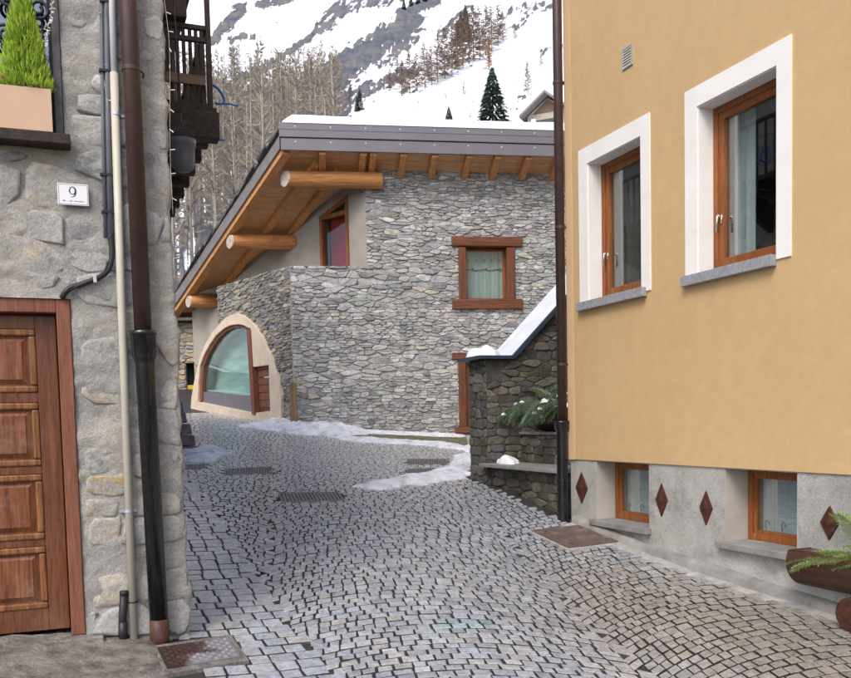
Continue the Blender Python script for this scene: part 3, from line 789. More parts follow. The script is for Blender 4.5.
for px, py, hw, hh in ((582, 488, 6.0, 16), (662, 500, 6.0, 17), (706.5, 508, 6.5, 17.5), (830, 523, 9.5, 17.5)):
    c = YF.pix(px, py, PY); w_ = (YF.pix(px+hw, py, PY).x - YF.pix(px-hw, py, PY).x)/2; h_ = (YF.pix(px, py-hh, PY).z-YF.pix(px, py+hh, PY).z)/2
    mb = MB(); o_ = [(c.x-w_, c.z), (c.x, c.z-h_), (c.x+w_, c.z), (c.x, c.z+h_)]
    mb.add([(u, PY, v) for u, v in o_]+[(c.x+(u-c.x)*.94, PY-.012, c.z+(v-c.z)*.94) for u, v in o_]+[(c.x+(u-c.x)*.6, PY-.012, c.z+(v-c.z)*.6) for u, v in o_]+[(c.x, PY-.028, c.z)],
           [(i, (i+1) % 4, 4+(i+1) % 4, 4+i) for i in range(4)]+[(4+i, 4+(i+1) % 4, 8+(i+1) % 4, 8+i) for i in range(4)]+[(8+i, 8+(i+1) % 4, 12) for i in range(4)])
    obj('iron_diamond', mb, M['rust'], yh)
# footing along the base and the pale gutter strip beside it
ft = MB(); n = 60; xs_ = [.12+ (XE-.2)*i/n for i in range(n+1)]
sect = []
frng = random.Random(8)
for i, x in enumerate(xs_):
    g = gframe(YF, x, -.1); pr = .05+.018*noise.noise(Vector((x*1.7, 3, 0)))+frng.uniform(-.003, .003); tp = g+.075+.014*noise.noise(Vector((x*1.1, 0, 7)))+frng.uniform(-.003, .003)
    sect.append([(x, PY+.01, tp+.01), (x, -pr*.55, tp), (x, -pr, tp-.025), (x, -pr-.015, g-.1)])
k0 = len(ft.v)
ft.add([p for s_ in sect for p in s_], [(i*4+j, (i+1)*4+j, (i+1)*4+j+1, i*4+j+1) for i in range(n) for j in range(3)])
obj('footing', ft, M['footing'], yh, smooth=True)
gm = MB(); sect = []
for i, x in enumerate(xs_):
    pr = .15+.03*noise.noise(Vector((x*2.1, 9, 0)))
    for yy in (-.03, -pr-.04): sect.append((x, yy, gframe(YF, x, yy)+(.010 if yy > -.1 else -.012)))
gm.add(sect, [(2*i, 2*i+2, 2*i+3, 2*i+1) for i in range(n)])
obj('gutter', gm, M['gutter'], fr=YF, kind='structure')
# wall vent
vc = YF.pix(628, 57); vw = .075; vh = .088
v_ = obj('vent', rect_frame(vc.x-vw, vc.x+vw, vc.z-vh, vc.z+vh, .012, -.014, -.0005), M['clamp'], yh, label='square vent grille high on the yellow wall')
obj('backing', MB().box(vc.x-vw+.012, vc.x+vw-.012, -.003, -.001, vc.z-vh+.012, vc.z+vh-.012), M['inside'], v_)
for i in range(7):
    z = vc.z-vh+.02+(2*vh-.04)*i/6; obj('louvre', MB().box(vc.x-vw+.012, vc.x+vw-.012, -.010, -.0035, z-.007, z+.005), M['cream'], v_)
# downpipe at the corner
zc = YF.pix(569, 421, -.06).z; g0 = gframe(YF, .0, -.07)
dp = thing('corner_downpipe', YF, (-.02, -.07, g0), 'brown downpipe with black cast iron foot on the corner of the yellow house', 'downpipe')
obj('upper_pipe', MB().tube([(-.02, -.062, zc-.03), (-.02, -.062, ZT)], .047, 18), M['brownpipe'], dp, smooth=True)
obj('lower_pipe', MB().lathe((-.02, -.07, 0), [(.056, g0-.02), (.056, zc-.12), (.058, zc-.10), (.072, zc-.075), (.074, zc-.02), (.078, zc-.018), (.078, zc), (.05, zc+.002)], 20), M['blackpipe'], dp, smooth=True)
for z in (1.9, .55, 3.3, -.62, -1.0+.12):
    bm_ = MB(); rr = .052 if z > zc else .060; bm_.lathe((-.02, -.062 if z > zc else -.07, z), [(rr-.004, -.014), (rr, -.014), (rr, .014), (rr-.004, .014)], 18)
    bm_.box(-.05, .01, -.03, .004, z-.010, z+.010)
    obj('bracket', bm_, M['brownpipe'] if z > zc else M['blackpipe'], dp)

# ------------------------------------------------------------------ near stone house (left)
ZGL = -1.55; ZTL = 4.6
DZ1 = LF.pix(62, 299).z; DX1 = LF.pix(66, 300).x; DZ0 = LF.pix(60, 635).z; DX1b = LF.pix(90, 632).x
DXR = (DX1+DX1b)/2; DXL = DXR-1.22
WZ0 = LF.pix(30, 137).z; WXR = LF.pix(61, 60).x; WXL = WXR-.95; WZ1 = WZ0+1.15
nh = thing('corner_stone_house', LF, (0, 0, gframe(LF, 0, 0)), 'old grey stone house smeared with mortar, panelled door and dark wooden balcony', 'house')
lrng = random.Random(21)
def lpos(s, z, out):                            # the wall sheet wraps round the corner at s = 0
    wob = .028*noise.noise(Vector((1.3, z*2.4, 5)))+.016*noise.noise(Vector((4.1, z*7.0, 2)))
    k = max(0, 1-abs(s)/.02)
    if s <= 0: p = Vector((s, 0, z)); n_ = Vector((.7*k, -1, 0)).normalized()
    else: p = Vector((0, s, z)); n_ = Vector((1, -.7*k, 0)).normalized()
    e = math.exp(-abs(s)/.10)
    return p + n_*out + Vector((wob*e, 0, 0)) - Vector((.006*k, -.006*k, 0))
def lrel(s, z):
    a = noise.noise(Vector((s*2.0, z*4.4, 1)))*.020 + noise.noise(Vector((s*5, z*13, 3)))*.014 + noise.noise(Vector((s*14, z*26, 8)))*.007 + noise.noise(Vector((s*34, z*40, 4)))*.004
    return a
ss = sorted(set([round(-3.6+.1*i, 4) for i in range(22)] + [round(-1.45+.022*i, 4) for i in range(66)] + [round(.02+.05*i, 4) for i in range(40)] + [round(2.1+.15*i, 4) for i in range(55)] + [DXR, DXL, WXR, WXL, 0.0]))
zz = sorted(set([round(ZGL+.026*i, 4) for i in range(int((ZTL-ZGL)/.026)+1)] + [DZ0, DZ1, WZ0, WZ1]))
def in_open(s, z): return (DXL < s < DXR and z < DZ1) or (WXL < s < WXR and WZ0 < z < WZ1)
fm = MB(); idx = {}
for j, z in enumerate(zz):
    for i, s_ in enumerate(ss):
        idx[i, j] = len(fm.v)
        d = lrel(s_, z)
        fm.v.append(tuple(lpos(s_, z, d)))
for j in range(len(zz)-1):
    for i in range(len(ss)-1):
        if in_open((ss[i]+ss[i+1])/2, (zz[j]+zz[j+1])/2): continue
        fm.f.append((idx[i, j], idx[i+1, j], idx[i+1, j+1], idx[i, j+1])); fm.t.append(None)
# reveals and body closing faces
for (x0, x1, z0, z1, dp_) in ((DXL, DXR, ZGL, DZ1, .3), (WXL, WXR, WZ0, WZ1, .3)):
    for a, b, c_, d in ((x0, z0, x0, z1), (x0, z1, x1, z1), (x1, z1, x1, z0), (x1, z0, x0, z0)):
        fm.add([(a, -.012, b), (c_, -.012, d), (c_, dp_, d), (a, dp_, b)], [(0, 1, 2, 3)])
fm.add([(-3.6, 0, ZGL), (-3.6, 10.2, ZGL), (-3.6, 10.2, ZTL), (-3.6, 0, ZTL)], [(0, 1, 2, 3)])
fm.add([(-3.6, 10.2, ZGL), (0, 10.2, ZGL), (0, 10.2, ZTL), (-3.6, 10.2, ZTL)], [(0, 1, 2, 3)])
fm.add([(-3.6, 0, ZTL), (0, 0, ZTL), (0, 10.2, ZTL), (-3.6, 10.2, ZTL)], [(0, 1, 2, 3)])
nwall = obj('wall', fm, M['mortar'], nh, smooth=True, fixn=False)
# stones showing through the mortar
NPAL = [tuple(v*1.22 for v in c_) for c_ in [(.37, .36, .335), (.42, .405, .37), (.32, .32, .315), (.45, .42, .36), (.28, .285, .29), (.42, .37, .29), (.40, .39, .37), (.34, .335, .32), (.23, .235, .24)]]
front = rubble_cells(-3.5, 0, ZGL, ZTL, .155, .36, lrng, drop=.12, zj=.15, holes=[(DXL-.03, DXR+.03, ZGL-1, DZ1+.05), (WXL-.02, WXR+.03, WZ0-.08, WZ1)])
def laystones(parent, cells, side, budget):
    cells = sorted(cells, key=lambda c: (0 if (not side and c[1][0] > -1.4) else 1, -c[0])); rest = MB()
    for k, (a, c0, poly) in enumerate(cells):
        s0, z0 = c0
        low = max(0, min(1, (.1-z0)/1.0))
        cover = .012*noise.noise(Vector((s0*1.9, z0*1.6, 40)))
        pr = lrel(s0, z0)*.8 - .003 + .013*low + cover*1.2 + (.006 if s0 > -.4 else 0) + lrng.uniform(-.008, .010) + (.008 if side and s0 > .3 else 0) - (.02 if side and s0 < .3 else 0)
        base = lrng.choice(NPAL); j = lrng.uniform(.8, 1.2); tint = [b*j for b in base]
        if not side and LF.pix(40, 500).x < s0:
            q = proj(LF.w((s0, 0, z0)))
            if 60 < q[0] < 200 and 478 < q[1] < 500: tint = (.46, .32, .13)
            elif 88 < q[0] < 150 and 505 < q[1] < 560: tint = (.50, .43, .32)
        tmp = MB(); stone_into(tmp, poly, c0, lrng, .014, .010, tuple(tint), y0=.05, jit=.012, rings=4, rough=.013)
        sg = s0
        tmp.v = [tuple(lpos(v[0], v[2], -v[1]+pr-.016)) for v in tmp.v]
        if k < budget: obj('stone', tmp, M['nearstone'], parent, smooth=True)
        else: rest.add(tmp.v, tmp.f, tuple(tint))
    if rest.f: obj('hidden_side_stones' if side else 'small_stones', rest, M['nearstone'], parent, kind='stuff', smooth=True)
laystones(nwall, front, False, 200)
sidec = rubble_cells(.02, 10.0, ZGL+.3, ZTL, .17, .36, lrng)
laystones(nwall, sidec, True, 0)

# panelled door
dy = .10
dr = obj('door', MB().box(DXL+.085, DXR-.085, dy, dy+.045, DZ0+.02, DZ1-.085), M['door'], nh, bevel=.003, label='worn red brown panelled wooden door')
fmb = MB(); fw = .085
fmb.box(DXL+.002, DXL+fw-.003, .0, .14, DZ0-.01, DZ1); fmb.box(DXR-fw+.003, DXR-.002, .0, .14, DZ0-.01, DZ1); fmb.box(DXL+fw-.003, DXR-fw+.003, .001, .139, DZ1-fw+.003, DZ1-.001)
obj('door_frame', fmb, M['doorframe'], nh, bevel=.006)
lx1 = DXR-fw-.004; lx0 = (DXL+DXR)/2
zt = DZ1-fw-.01; zb = DZ0+.02
pxs = [LF.pix(56, y).z for y in (328, 392, 402, 466, 474, 540, 547, 610)]
for leaf in (0, 1):
    a = lx0 if leaf == 0 else DXL+fw+.004; b = lx1 if leaf == 0 else lx0
    rails = MB(); st = .115
    rails.box(a, a+st*.55, dy-.018, dy, zb, zt); rails.box(b-st, b, dy-.018, dy, zb, zt)
    edges = [zt]+pxs+[zb]
    for k in range(0, len(edges), 2): rails.box(a+st*.55, b-st, dy-.0175, dy, edges[k+1], edges[k])
    obj('door_leaf', rails, M['door'], dr, bevel=.004)
    for k in range(4):
        z1, z0 = pxs[2*k], pxs[2*k+1]; x0, x1 = a+st*.55, b-st
        mo = MB(); w1 = .042
        for (ax0, ax1, az0, az1) in ((x0, x1, z1-w1, z1), (x0, x1, z0, z0+w1), (x0, x0+w1, z0+w1, z1-w1), (x1-w1, x1, z0+w1, z1-w1)):
            mo.box(ax0+.001, ax1-.001, dy-.026, dy, az0+.001, az1-.001)
        obj('moulding', mo, M['doormould'], dr, bevel=.010)
        xi0, xi1, zi0, zi1 = x0+w1+.006, x1-w1-.006, z0+w1+.006, z1-w1-.006; e = .028
        pmb = MB(); o_ = [(xi0, zi0), (xi1, zi0), (xi1, zi1), (xi0, zi1)]; i_ = [(xi0+e, zi0+e), (xi1-e, zi0+e), (xi1-e, zi1-e), (xi0+e, zi1-e)]; i2 = [(u+(.003 if u < (xi0+xi1)/2 else -.003), v+(.003 if v < (zi0+zi1)/2 else -.003)) for u, v in i_]
        pmb.add([(u, dy+.002, v) for u, v in o_]+[(u, dy-.014, v) for u, v in i_]+[(u, dy-.020, v) for u, v in i2], [(i, (i+1) % 4, 4+(i+1) % 4, 4+i) for i in range(4)]+[(4+i, 4+(i+1) % 4, 8+(i+1) % 4, 8+i) for i in range(4)]+[(8, 9, 10, 11)])
        obj('panel', pmb, M['doorpanel'], dr)
obj('threshold', MB().box(DXL-.06, DXR+.10, -.10, .3, DZ0-.09, DZ0-.012), M['concrete'], nh, bevel=.008)

# upper window with iron scrolls and dark sill
nw = obj('window', rect_frame(WXL+.005, WXR-.005, WZ0, WZ1-.005, .06, .12, .2), M['iron'], nh, label='small upper window with dark frame and wrought iron scrolls')
obj('pane', MB().box(WXL+.06, WXR-.06, .15, .156, WZ0+.06, WZ1-.06), M['glass'], nw)
obj('room', room(WXL-.2, WXR+.2, WZ0-.2, WZ1+.2, .21, 1.2), M['inside'], nw)
obj('jamb_board', MB().box(WXR-.045, WXR-.004, -.01, .119, WZ0+.002, WZ1-.006), M['slate'], nw)
obj('sill', MB().box(WXL-.05, WXR+.03, -.13, .12, WZ0-.06, WZ0), M['darkwood'], nw, bevel=.006)
def scroll(cx_, cz_, r, turns, start, y):
    pts = []
    n_ = int(turns*16)
    for i in range(n_+1):
        a = start+i/n_*turns*6.283; rr = r*(1-.75*i/n_); pts.append((cx_+rr*math.cos(a), y, cz_+rr*math.sin(a)))
    return pts
ca = LF.pix(38, 2, -.03); cb = LF.pix(3, 28, -.03)
for (c, r_, st) in ((ca, .062, -2.6), (cb, .062, .3), (LF.pix(8, -10, -.03), .06, 2.0), (LF.pix(50, -25, -.03), .055, -2.0), (LF.pix(-20, 60, -.03), .06, 1.0)):
    obj('iron_scroll', MB().tube(scroll(c.x, c.z, r_, 1.6, st, .06), .0105, 8), M['iron'], nw, smooth=True)
for px in (-60, -25, 10, 44): 
    x = LF.pix(px, 60, .06).x
    obj('iron_bar', MB().tube([(x, .075, WZ0), (x, .075, WZ1)], .008, 6), M['iron'], nw)

# ---- pipes and cables on the facade
def lp(px, py, out): return LF.pix(px, py, -out)
def cable(name, pts, rad, material, parent, seg=8):
    return obj(name, MB().tube(pts, rad, seg), material, parent, smooth=True)
def smoothpts(pts, n=6):
    P = [Vector(p) for p in pts]; out = []
    for i in range(len(P)-1):
        a, b, c, d = P[max(i-1, 0)], P[i], P[i+1], P[min(i+2, len(P)-1)]
        for k in range(n):
            t_ = k/n; out.append(.5*((2*b)+(c-a)*t_+(2*a-5*b+4*c-d)*t_*t_+(3*b-a-3*c+d)*t_**3))
    out.append(P[-1]); return out
# brown downpipe
xb0 = lp(160, 640, .09); xj = lp(143, 331, .09); xt = lp(128, 0, .09)
gb = gframe(LF, xb0.x, -.09)
dp = thing('facade_downpipe', LF, (xb0.x, -.09, gb), 'brown downpipe running into a glossy black cast iron pipe beside the panelled door', 'downpipe')
dz = (xj-xb0)/(xj.z-xb0.z)
topz = ZTL
dj = (xt-xj)/(xt.z-xj.z)
obj('upper_pipe', MB().tube([xj-dj*.06, xj+dj*(topz-xj.z)], .0515, 20), M['brownpipe'], dp, smooth=True)
lo = [xb0+dz*(.13-0), xj-dz*.20, xj-dz*.175, xj-dz*.145, xj-dz*.03, xj-dz*.025, xj, xj+dz*.004]
obj('lower_pipe', MB().tube(lo, [.056, .056, .06, .072, .074, .080, .080, .055], 22), M['blackpipe'], dp, smooth=True)
obj('rusted_foot', MB().tube([xb0-dz*.03, xb0+dz*.02, xb0+dz*.132], [.060, .0585, .0568], 22), M['rustpipe'], dp, smooth=True, label='rust brown foot of the black pipe')
for z in (LF.pix(130, 75).z, LF.pix(130, -80).z):
    c = xj+dj*(z-xj.z); obj('bracket', MB().lathe(tuple(c), [(.05, -.012), (.056, -.012), (.056, .012), (.05, .012)], 20).tube([(c.x+.054, c.y, z), (c.x+.075, c.y+.05, z), (c.x+.075, .02, z)], .006, 6), M['brownpipe'], dp)
# cream pipe
x0 = lp(134, 641, .045); x1 = lp(121, 290, .045); x2 = lp(114, 73, .045); x3 = lp(110, -70, .045)
cp = thing('cream_conduit', LF, (x0.x, -.045, gframe(LF, x0.x, -.05)), 'cream plastic conduit pipe with white upper length beside the brown downpipe', 'pipe')
obj('lower_pipe', MB().tube([x0, x1, x2], .0245, 14), M['cream'], cp, smooth=True)
obj('upper_pipe', MB().tube([x2-Vector((0, 0, .012)), x3, lp(108, -150, .045)], .0195, 14), M['whitepipe'], cp, smooth=True)
for py, px in ((114, 116), (511, 128.5)):
    c = lp(px, py, .045); b = MB().lathe(tuple(c), [(.025, -.009), (.0275, -.009), (.0275, .009), (.025, .009)], 16); b.box(c.x-.05, c.x+.05, -.022, -.008, c.z-.009, c.z+.009)
    obj('clamp', b, M['clamp'], cp)
obj('cable_tie', MB().lathe(tuple(lp(133, 602, .045)), [(.0255, -.004), (.028, -.004), (.028, .004), (.0255, .004)], 14), M['cable'], cp)
# grey conduit and black cable that bends to the door head
gpts = [lp(106, -60, .035), lp(106.5, 0, .035), lp(108, 120, .035), lp(110.5, 238, .035)]
gc = thing('grey_cable_run', LF, tuple(lp(110.5, 238, .035)), 'grey conduit with black cable bending down to the top of the door', 'cable')
obj('conduit', MB().tube(gpts, .0155, 12), M['greypipe'], gc, smooth=True)
obj('conduit', MB().tube([p-Vector((.028, -.006, 0)) for p in gpts], .0115, 12), M['greypipe'], gc, smooth=True)
cable('black_cable', smoothpts([lp(110.5, 234, .035), lp(112, 255, .037), lp(108, 270, .037), lp(98, 278, .035), lp(82, 284, .03), lp(70, 288, .03), lp(65, 293, .03), lp(62, 298, .015)]), .0165, M['cable'], gc, 10)
cable('black_cable', smoothpts([lp(108, 262, .045), lp(104, 272, .045), lp(92, 280, .04), lp(76, 287, .038), lp(66, 293, .03)]), .0085, M['cable'], gc, 8)
cable('pale_cable', smoothpts([lp(104, 70, .02), lp(103, 120, .022), lp(104, 170, .02), lp(107, 212, .02)]), .005, M['palecable'], gc, 6)
for px, py in ((107, 2), (106.5, 71), (107.5, 175), (109, 212)):
    c = lp(px, py, .036); obj('cable_tie', MB().box(c.x-.042, c.x+.024, c.y-.017, -.005, c.z-.007, c.z+.007), M['cable'], gc)
c = lp(95, 279, .04); obj('clip', MB().box(c.x-.010, c.x+.010, c.y-.02, -.004, c.z-.024, c.z+.02), M['clamp'], gc, bevel=.003)
# black stub pipe
s0, s1 = lp(123, 643, .05), lp(124, 592, .05)
sp = thing('black_stub_pipe', LF, (s0.x, -.05, gframe(LF, s0.x, -.05)), 'short black plastic stub pipe rising from the paving beside the cream conduit', 'pipe')
obj('pipe', MB().tube([s0-Vector((0, 0, .04)), lp(122.5, 618, .05), s1], .024, 14), M['cable'], sp, smooth=True)
obj('collar', MB().tube([lp(123, 622, .05), lp(123, 643, .05)], .0275, 14), M['cable'], sp, smooth=True)
obj('cap', MB().tube([s1-Vector((0, 0, .02)), s1+Vector((0, 0, .006))], .0265, 14), M['cable'], sp, smooth=True)

# ---- house number plate
a, b = LF.pix(57, 184), LF.pix(89, 207.5)
pw_, ph_ = (b.x-a.x), (a.z-b.z); ccx, ccz = (a.x+b.x)/2, (a.z+b.z)/2
sg = thing('house_number_sign', LF, (ccx, -.03, ccz-ph_/2), 'white enamel house number plate with a 9 on the stone wall', 'sign')
obj('plate', MB().box(ccx-pw_/2, ccx+pw_/2, -.034, -.026, ccz-ph_/2, ccz+ph_/2), M['enamel'], sg, bevel=.003)
obj('backing', MB().box(ccx-pw_/2+.02, ccx+pw_/2-.02, -.0262, .03, ccz-ph_/2+.02, ccz+ph_/2-.02), M['clamp'], sg)
n9 = MB(); oc = (ccx-.002, ccz+.022); ou, iu = [], []
for k in range(28):
    a_ = 2*math.pi*k/28; ou.append((oc[0]+.0205*math.cos(a_), oc[1]+.0235*math.sin(a_))); iu.append((oc[0]-.0015+.0125*math.cos(a_), oc[1]+.0195*math.sin(a_)))
n9.band(iu, ou, -.0352, -.0338, True)
tl = [(oc[0]+.0165, oc[1]+.002, .0045), (oc[0]+.0165, oc[1]-.014, .0042), (oc[0]+.011, oc[1]-.028, .003), (oc[0]+.001, oc[1]-.036, .0022), (oc[0]-.010, oc[1]-.037, .003)]
n9.band([(x-w_*.9, z+w_*.4) for x, z, w_ in tl], [(x+w_*.9, z-w_*.4) for x, z, w_ in tl], -.0353, -.0339)
obj('numeral', n9, M['ink'], sg)
ln = MB(); x_ = ccx-.058
for w_, h_ in ((.010, .007), (.004, .004), (.003, .006), (.012, .006), (.003, .003), (.006, .007), (.005, .005), (.007, .005), (.005, .006), (.008, .005), (.006, .005)):
    ln.box(x_, x_+w_, -.0346, -.0338, ccz-.042, ccz-.042+h_); x_ += w_+(.009 if w_ < .0045 else .003)
obj('street_line', ln, M['greypipe'], sg, kind='stuff')
obj('rim_line', rect_frame(ccx-pw_/2+.006, ccx+pw_/2-.006, ccz-ph_/2+.006, ccz+ph_/2-.006, .0018, -.0352, -.0335), M['ink'], sg)
for sx in (-1, 1): obj('screw', MB().lathe((0, 0, 0), [(.004, 0), (.004, .003), (.0003, .004)], 8), M['clamp'], sg).matrix_local = Matrix.Translation(Vector((ccx+sx*(pw_/2-.012), -.034, ccz-.03))-BASE[sg.name]) @ Matrix.Rotation(R(90), 4, 'X')

# ---- planter box with a small conifer on the sill
bx1 = LF.pix(51.5, 100, -.1).x; bz1 = LF.pix(30, 87, -.12).z; bz0 = WZ0+.004
pb = thing('window_planter', LF, (bx1-.35, -.06, bz0), 'peach coloured wooden planter box on the window sill', 'planter')
obj('front_board', MB().box(bx1-.72, bx1, -.12, -.104, bz0, bz1), M['boxwood'], pb, bevel=.002)
obj('back_board', MB().box(bx1-.72, bx1, .03, .046, bz0, bz1), M['boxwood'], pb, bevel=.002)
for x in (bx1-.016, bx1-.72): obj('end_board', MB().box(x+.0005, x+.0155, -.104, .03, bz0, bz1-.001), M['boxwood'], pb, bevel=.002)
obj('soil', MB().box(bx1-.70, bx1-.016, -.103, .029, bz0, bz1-.03), M['brownbark'], pb)
def conifer(name, c, height, rad, rng, n, label, cat):
    mb = MB()
    for k in range(n):
        t_ = rng.random()**1.25; z = height*t_; rr = rad*(1-t_)**.8*(.35+.65*math.sqrt(rng.random()))+.004; a = rng.uniform(0, 6.283)
        p = Vector((c[0]+rr*math.cos(a), c[1]+rr*math.sin(a)*.75, c[2]+z)); d = Vector((math.cos(a)*.35, math.sin(a)*.35, 1)).normalized()
        L = rng.uniform(.02, .05); side = d.cross(Vector((rng.uniform(-1, 1), rng.uniform(-1, 1), .2))).normalized()*rng.uniform(.0016, .0034)
        j = rng.uniform(.65, 1.25)
        mb.add([p-side, p+side, p+d*L*.6+side*.8+Vector((rng.uniform(-.006, .006), 0, 0)), p+d*L], [(0, 1, 2, 3)], (j, j, j*.9))
    t_ = thing(name, LF, c, label, cat)
    obj('foliage', mb, M['cypress'], t_, fixn=False, kind='stuff')
    obj('stem', MB().tube([c, (c[0], c[1], c[2]+height*.8)], [.008, .002], 6), M['brownbark'], t_)
    return t_
prng = random.Random(4)
cc_ = LF.pix(26, 86, -.04)
hgt = LF.pix(22, -22, -.04).z-cc_.z
conifer('dwarf_conifer', (cc_.x, -.04, cc_.z-.02), hgt, .145, prng, 5200, 'bright green dwarf conifer growing in the peach planter box', 'shrub')
fl = MB(); fc = LF.pix(1, 78, -.06)
for k in range(30):
    p = Vector((fc.x+prng.uniform(-.05, .02), -.06+prng.uniform(-.03, .03), fc.z+prng.uniform(-.04, .03))); u = Vector((prng.uniform(-1, 1), prng.uniform(-1, 1), prng.uniform(-1, 1))).normalized(); v = u.orthogonal().normalized()
    fl.add([p-u*.012, p+v*.01, p+u*.014, p-v*.01], [(0, 1, 2, 3)])
rf = thing('red_flower', LF, (fc.x, -.06, bz1-.03), 'red flower in the planter box beside the dwarf conifer', 'flower')
obj('petals', fl, M['petal'], rf); obj('stem', MB().tube([(fc.x-.02, -.06, bz1-.04), (fc.x-.01, -.06, fc.z)], .003, 5), M['cypress'], rf)

# ---- string lights
def lights(name, path, n, rng, label, hang=.03):
    t_ = thing(name, LF, tuple(path[0]), label, 'string lights')
    pts = smoothpts(path, 6); cable('wire', pts, .0012, M['palecable'], t_, 5)
    b = MB()
    for k in range(n):
        p = pts[int((k+.5)/n*(len(pts)-1))]; d = Vector((rng.uniform(-.3, 1), rng.uniform(-.3, .0), rng.uniform(-.6, .3))).normalized()
        b.tube([p, p+d*hang], [.0022, .0030], 5)
    obj('bulbs', b, M['bulb'], t_, kind='stuff')
lights('window_string_lights', [lp(53, -20, .03), lp(52, 8, .04), lp(47, 30, .05), lp(44, 48, .05)], 60, prng, 'white string lights hanging beside the dwarf conifer', .018)
lights('corner_string_lights', [lp(163, -10, .04), lp(169, 40, .045), lp(170, 90, .04), lp(170, 150, .04), lp(173, 215, .04)], 11, prng, 'thin string of lights down the corner of the stone house')
lights('wall_string_lights', [lp(101, -10, .03), lp(102, 40, .03), lp(103, 70, .03), lp(108, 110, .055)], 7, prng, 'short string of lights beside the grey conduit')

# ---- balcony on the side of the near house
y0 = 3.0; pb0 = LF.pix(213.5, 110, y0); BW = pb0.x; BZ = pb0.z
y1 = 8.8
bal = obj('balcony', MB().box(.0, BW+.03, y0, y1, BZ-.02, BZ+.02), M['darkwood'], nh, label='blackened wooden balcony on the side wall')
obj('end_beam', MB().box(-.1, BW+.05, y0-.02, y0+.16, BZ-.27, BZ-.021), M['darkwood'], bal, bevel=.01)
k = 0; y = y0+.5
while y < y1:
    obj('joist', MB().box(-.1, BW+.02, y, y+.13, BZ-.19, BZ-.021), M['darkwood'], bal, bevel=.01)
    obj('bracket', MB().prism([(0, BZ-.19), (BW*.75, BZ-.19), (0, BZ-.51)], y+.02, y+.11), M['darkwood'], bal)
    y += .52
zr = lambda py: LF.pix(190, py, y0).z
def bb(name, *a): return obj(name, MB().box(*a), M['darkwood'], bal, bevel=.004)
xp = LF.pix(207, 60, y0).x
ZBT = zr(-160)
bb('post', xp, BW, y0, y0+.07, BZ+.02, ZBT)
for k, (za, zb_) in enumerate(((zr(27.6), zr(23)), (zr(40), zr(35)), (zr(109), zr(101)))): bb('rail', .0, xp-.001, y0+.01, y0+.055, za, zb_)
obj('plank_rail', MB().box(.0, LF.pix(205, 80, y0).x, y0-.025, y0+.009, zr(84.5), zr(75)), M['greywood'], bal, label='weathered brown plank across the balusters')
for px in (171, 178, 184.5, 191, 197, 202.5):
    x = LF.pix(px, 60, y0).x; bb('baluster', x-.017, x+.017, y0+.02, y0+.045, zr(101), zr(23)-.01)
for k, (za, zb_) in enumerate(((zr(27.6), zr(23)), (zr(109), zr(101)))): bb('rail', BW-.06, BW-.015, y0+.07, y1, za, zb_)
y = y0+.25
while y < y1: bb('baluster', BW-.05, BW-.025, y, y+.025, zr(101), zr(23)-.01); y += .16
for yy in (y0+2.8, y1-.07): bb('post', BW-.07, BW, yy, yy+.07, BZ+.02, ZBT)
bb('roof_beam', -.1, LF.pix(186, 10, y0).x, y0-.05, y0+.12, zr(20), zr(-14)); bb('roof_plate', -.1, BW+.25, y0-.3, y1+.2, ZBT, ZBT+.12)
# hanging pot
pc = LF.pix(183.5, 172, 2.55)
pt = thing('hanging_pot', LF, (pc.x, 2.55, pc.z), 'small dark iron pot hanging on a chain under the balcony end', 'pot')
k_ = 2.55+5.6
ph = LF.pix(183, 140, 2.55).z-pc.z; pr_ = (LF.pix(197, 150, 2.55).x-LF.pix(169.5, 150, 2.55).x)/2
obj('body', MB().lathe((pc.x, 2.55, pc.z), [(.001, 0), (pr_*.5, .005), (pr_*.78, ph*.12), (pr_*.88, ph*.4), (pr_*.92, ph*.8), (pr_*1.0, ph*.82), (pr_*1.0, ph), (pr_*.93, ph), (pr_*.85, ph*.45), (.001, ph*.1)], 24), M['pot'], pt, smooth=True)
hp = [(pc.x+pr_*.96*math.cos(a), 2.55, pc.z+ph*.9+pr_*1.1*math.sin(a)) for a in [math.pi*i/14 for i in range(15)]]
obj('bail', MB().tube(hp, .006, 6), M['iron'], pt, smooth=True)
zt_ = pc.z+ph*.9+pr_*1.1; ztop = ZBT
obj('hook', MB().tube(smoothpts([(pc.x, 2.55, zt_-.01), (pc.x+.012, 2.55, zt_+.02), (pc.x-.012, 2.55, zt_+.07), (pc.x, 2.55, zt_+.13)]), .006, 6), M['iron'], pt, smooth=True)
obj('chain', MB().tube([(pc.x, 2.55, zt_+.12), (pc.x-.03, 2.62, zr(-14)-.01), (pc.x-.03, 2.72, ZBT)], .006, 6), M['iron'], pt, smooth=True)
# blue ribbons tied to the balcony
rb = thing('blue_ribbon', LF, tuple(LF.pix(214, 88, y0+.3)), 'blue plastic ribbon curling from the balcony post', 'ribbon')
q_ = lambda px, py: LF.pix(px, py, y0+.3)
obj('strip', MB().tube(smoothpts([q_(211, 84), q_(217, 88), q_(222, 94), q_(224, 101), q_(221, 104), q_(215, 103)]), .012, 6), M['blue'], rb, smooth=True)
obj('strip', MB().tube(smoothpts([q_(215, 103), q_(222, 104), q_(230, 104), q_(236, 106), q_(238, 105)]), .008, 6), M['blue'], rb, smooth=True)
obj('strip', MB().tube(smoothpts([q_(209, 139), q_(216, 140), q_(225, 140)]), .007, 6), M['blue'], rb, smooth=True)

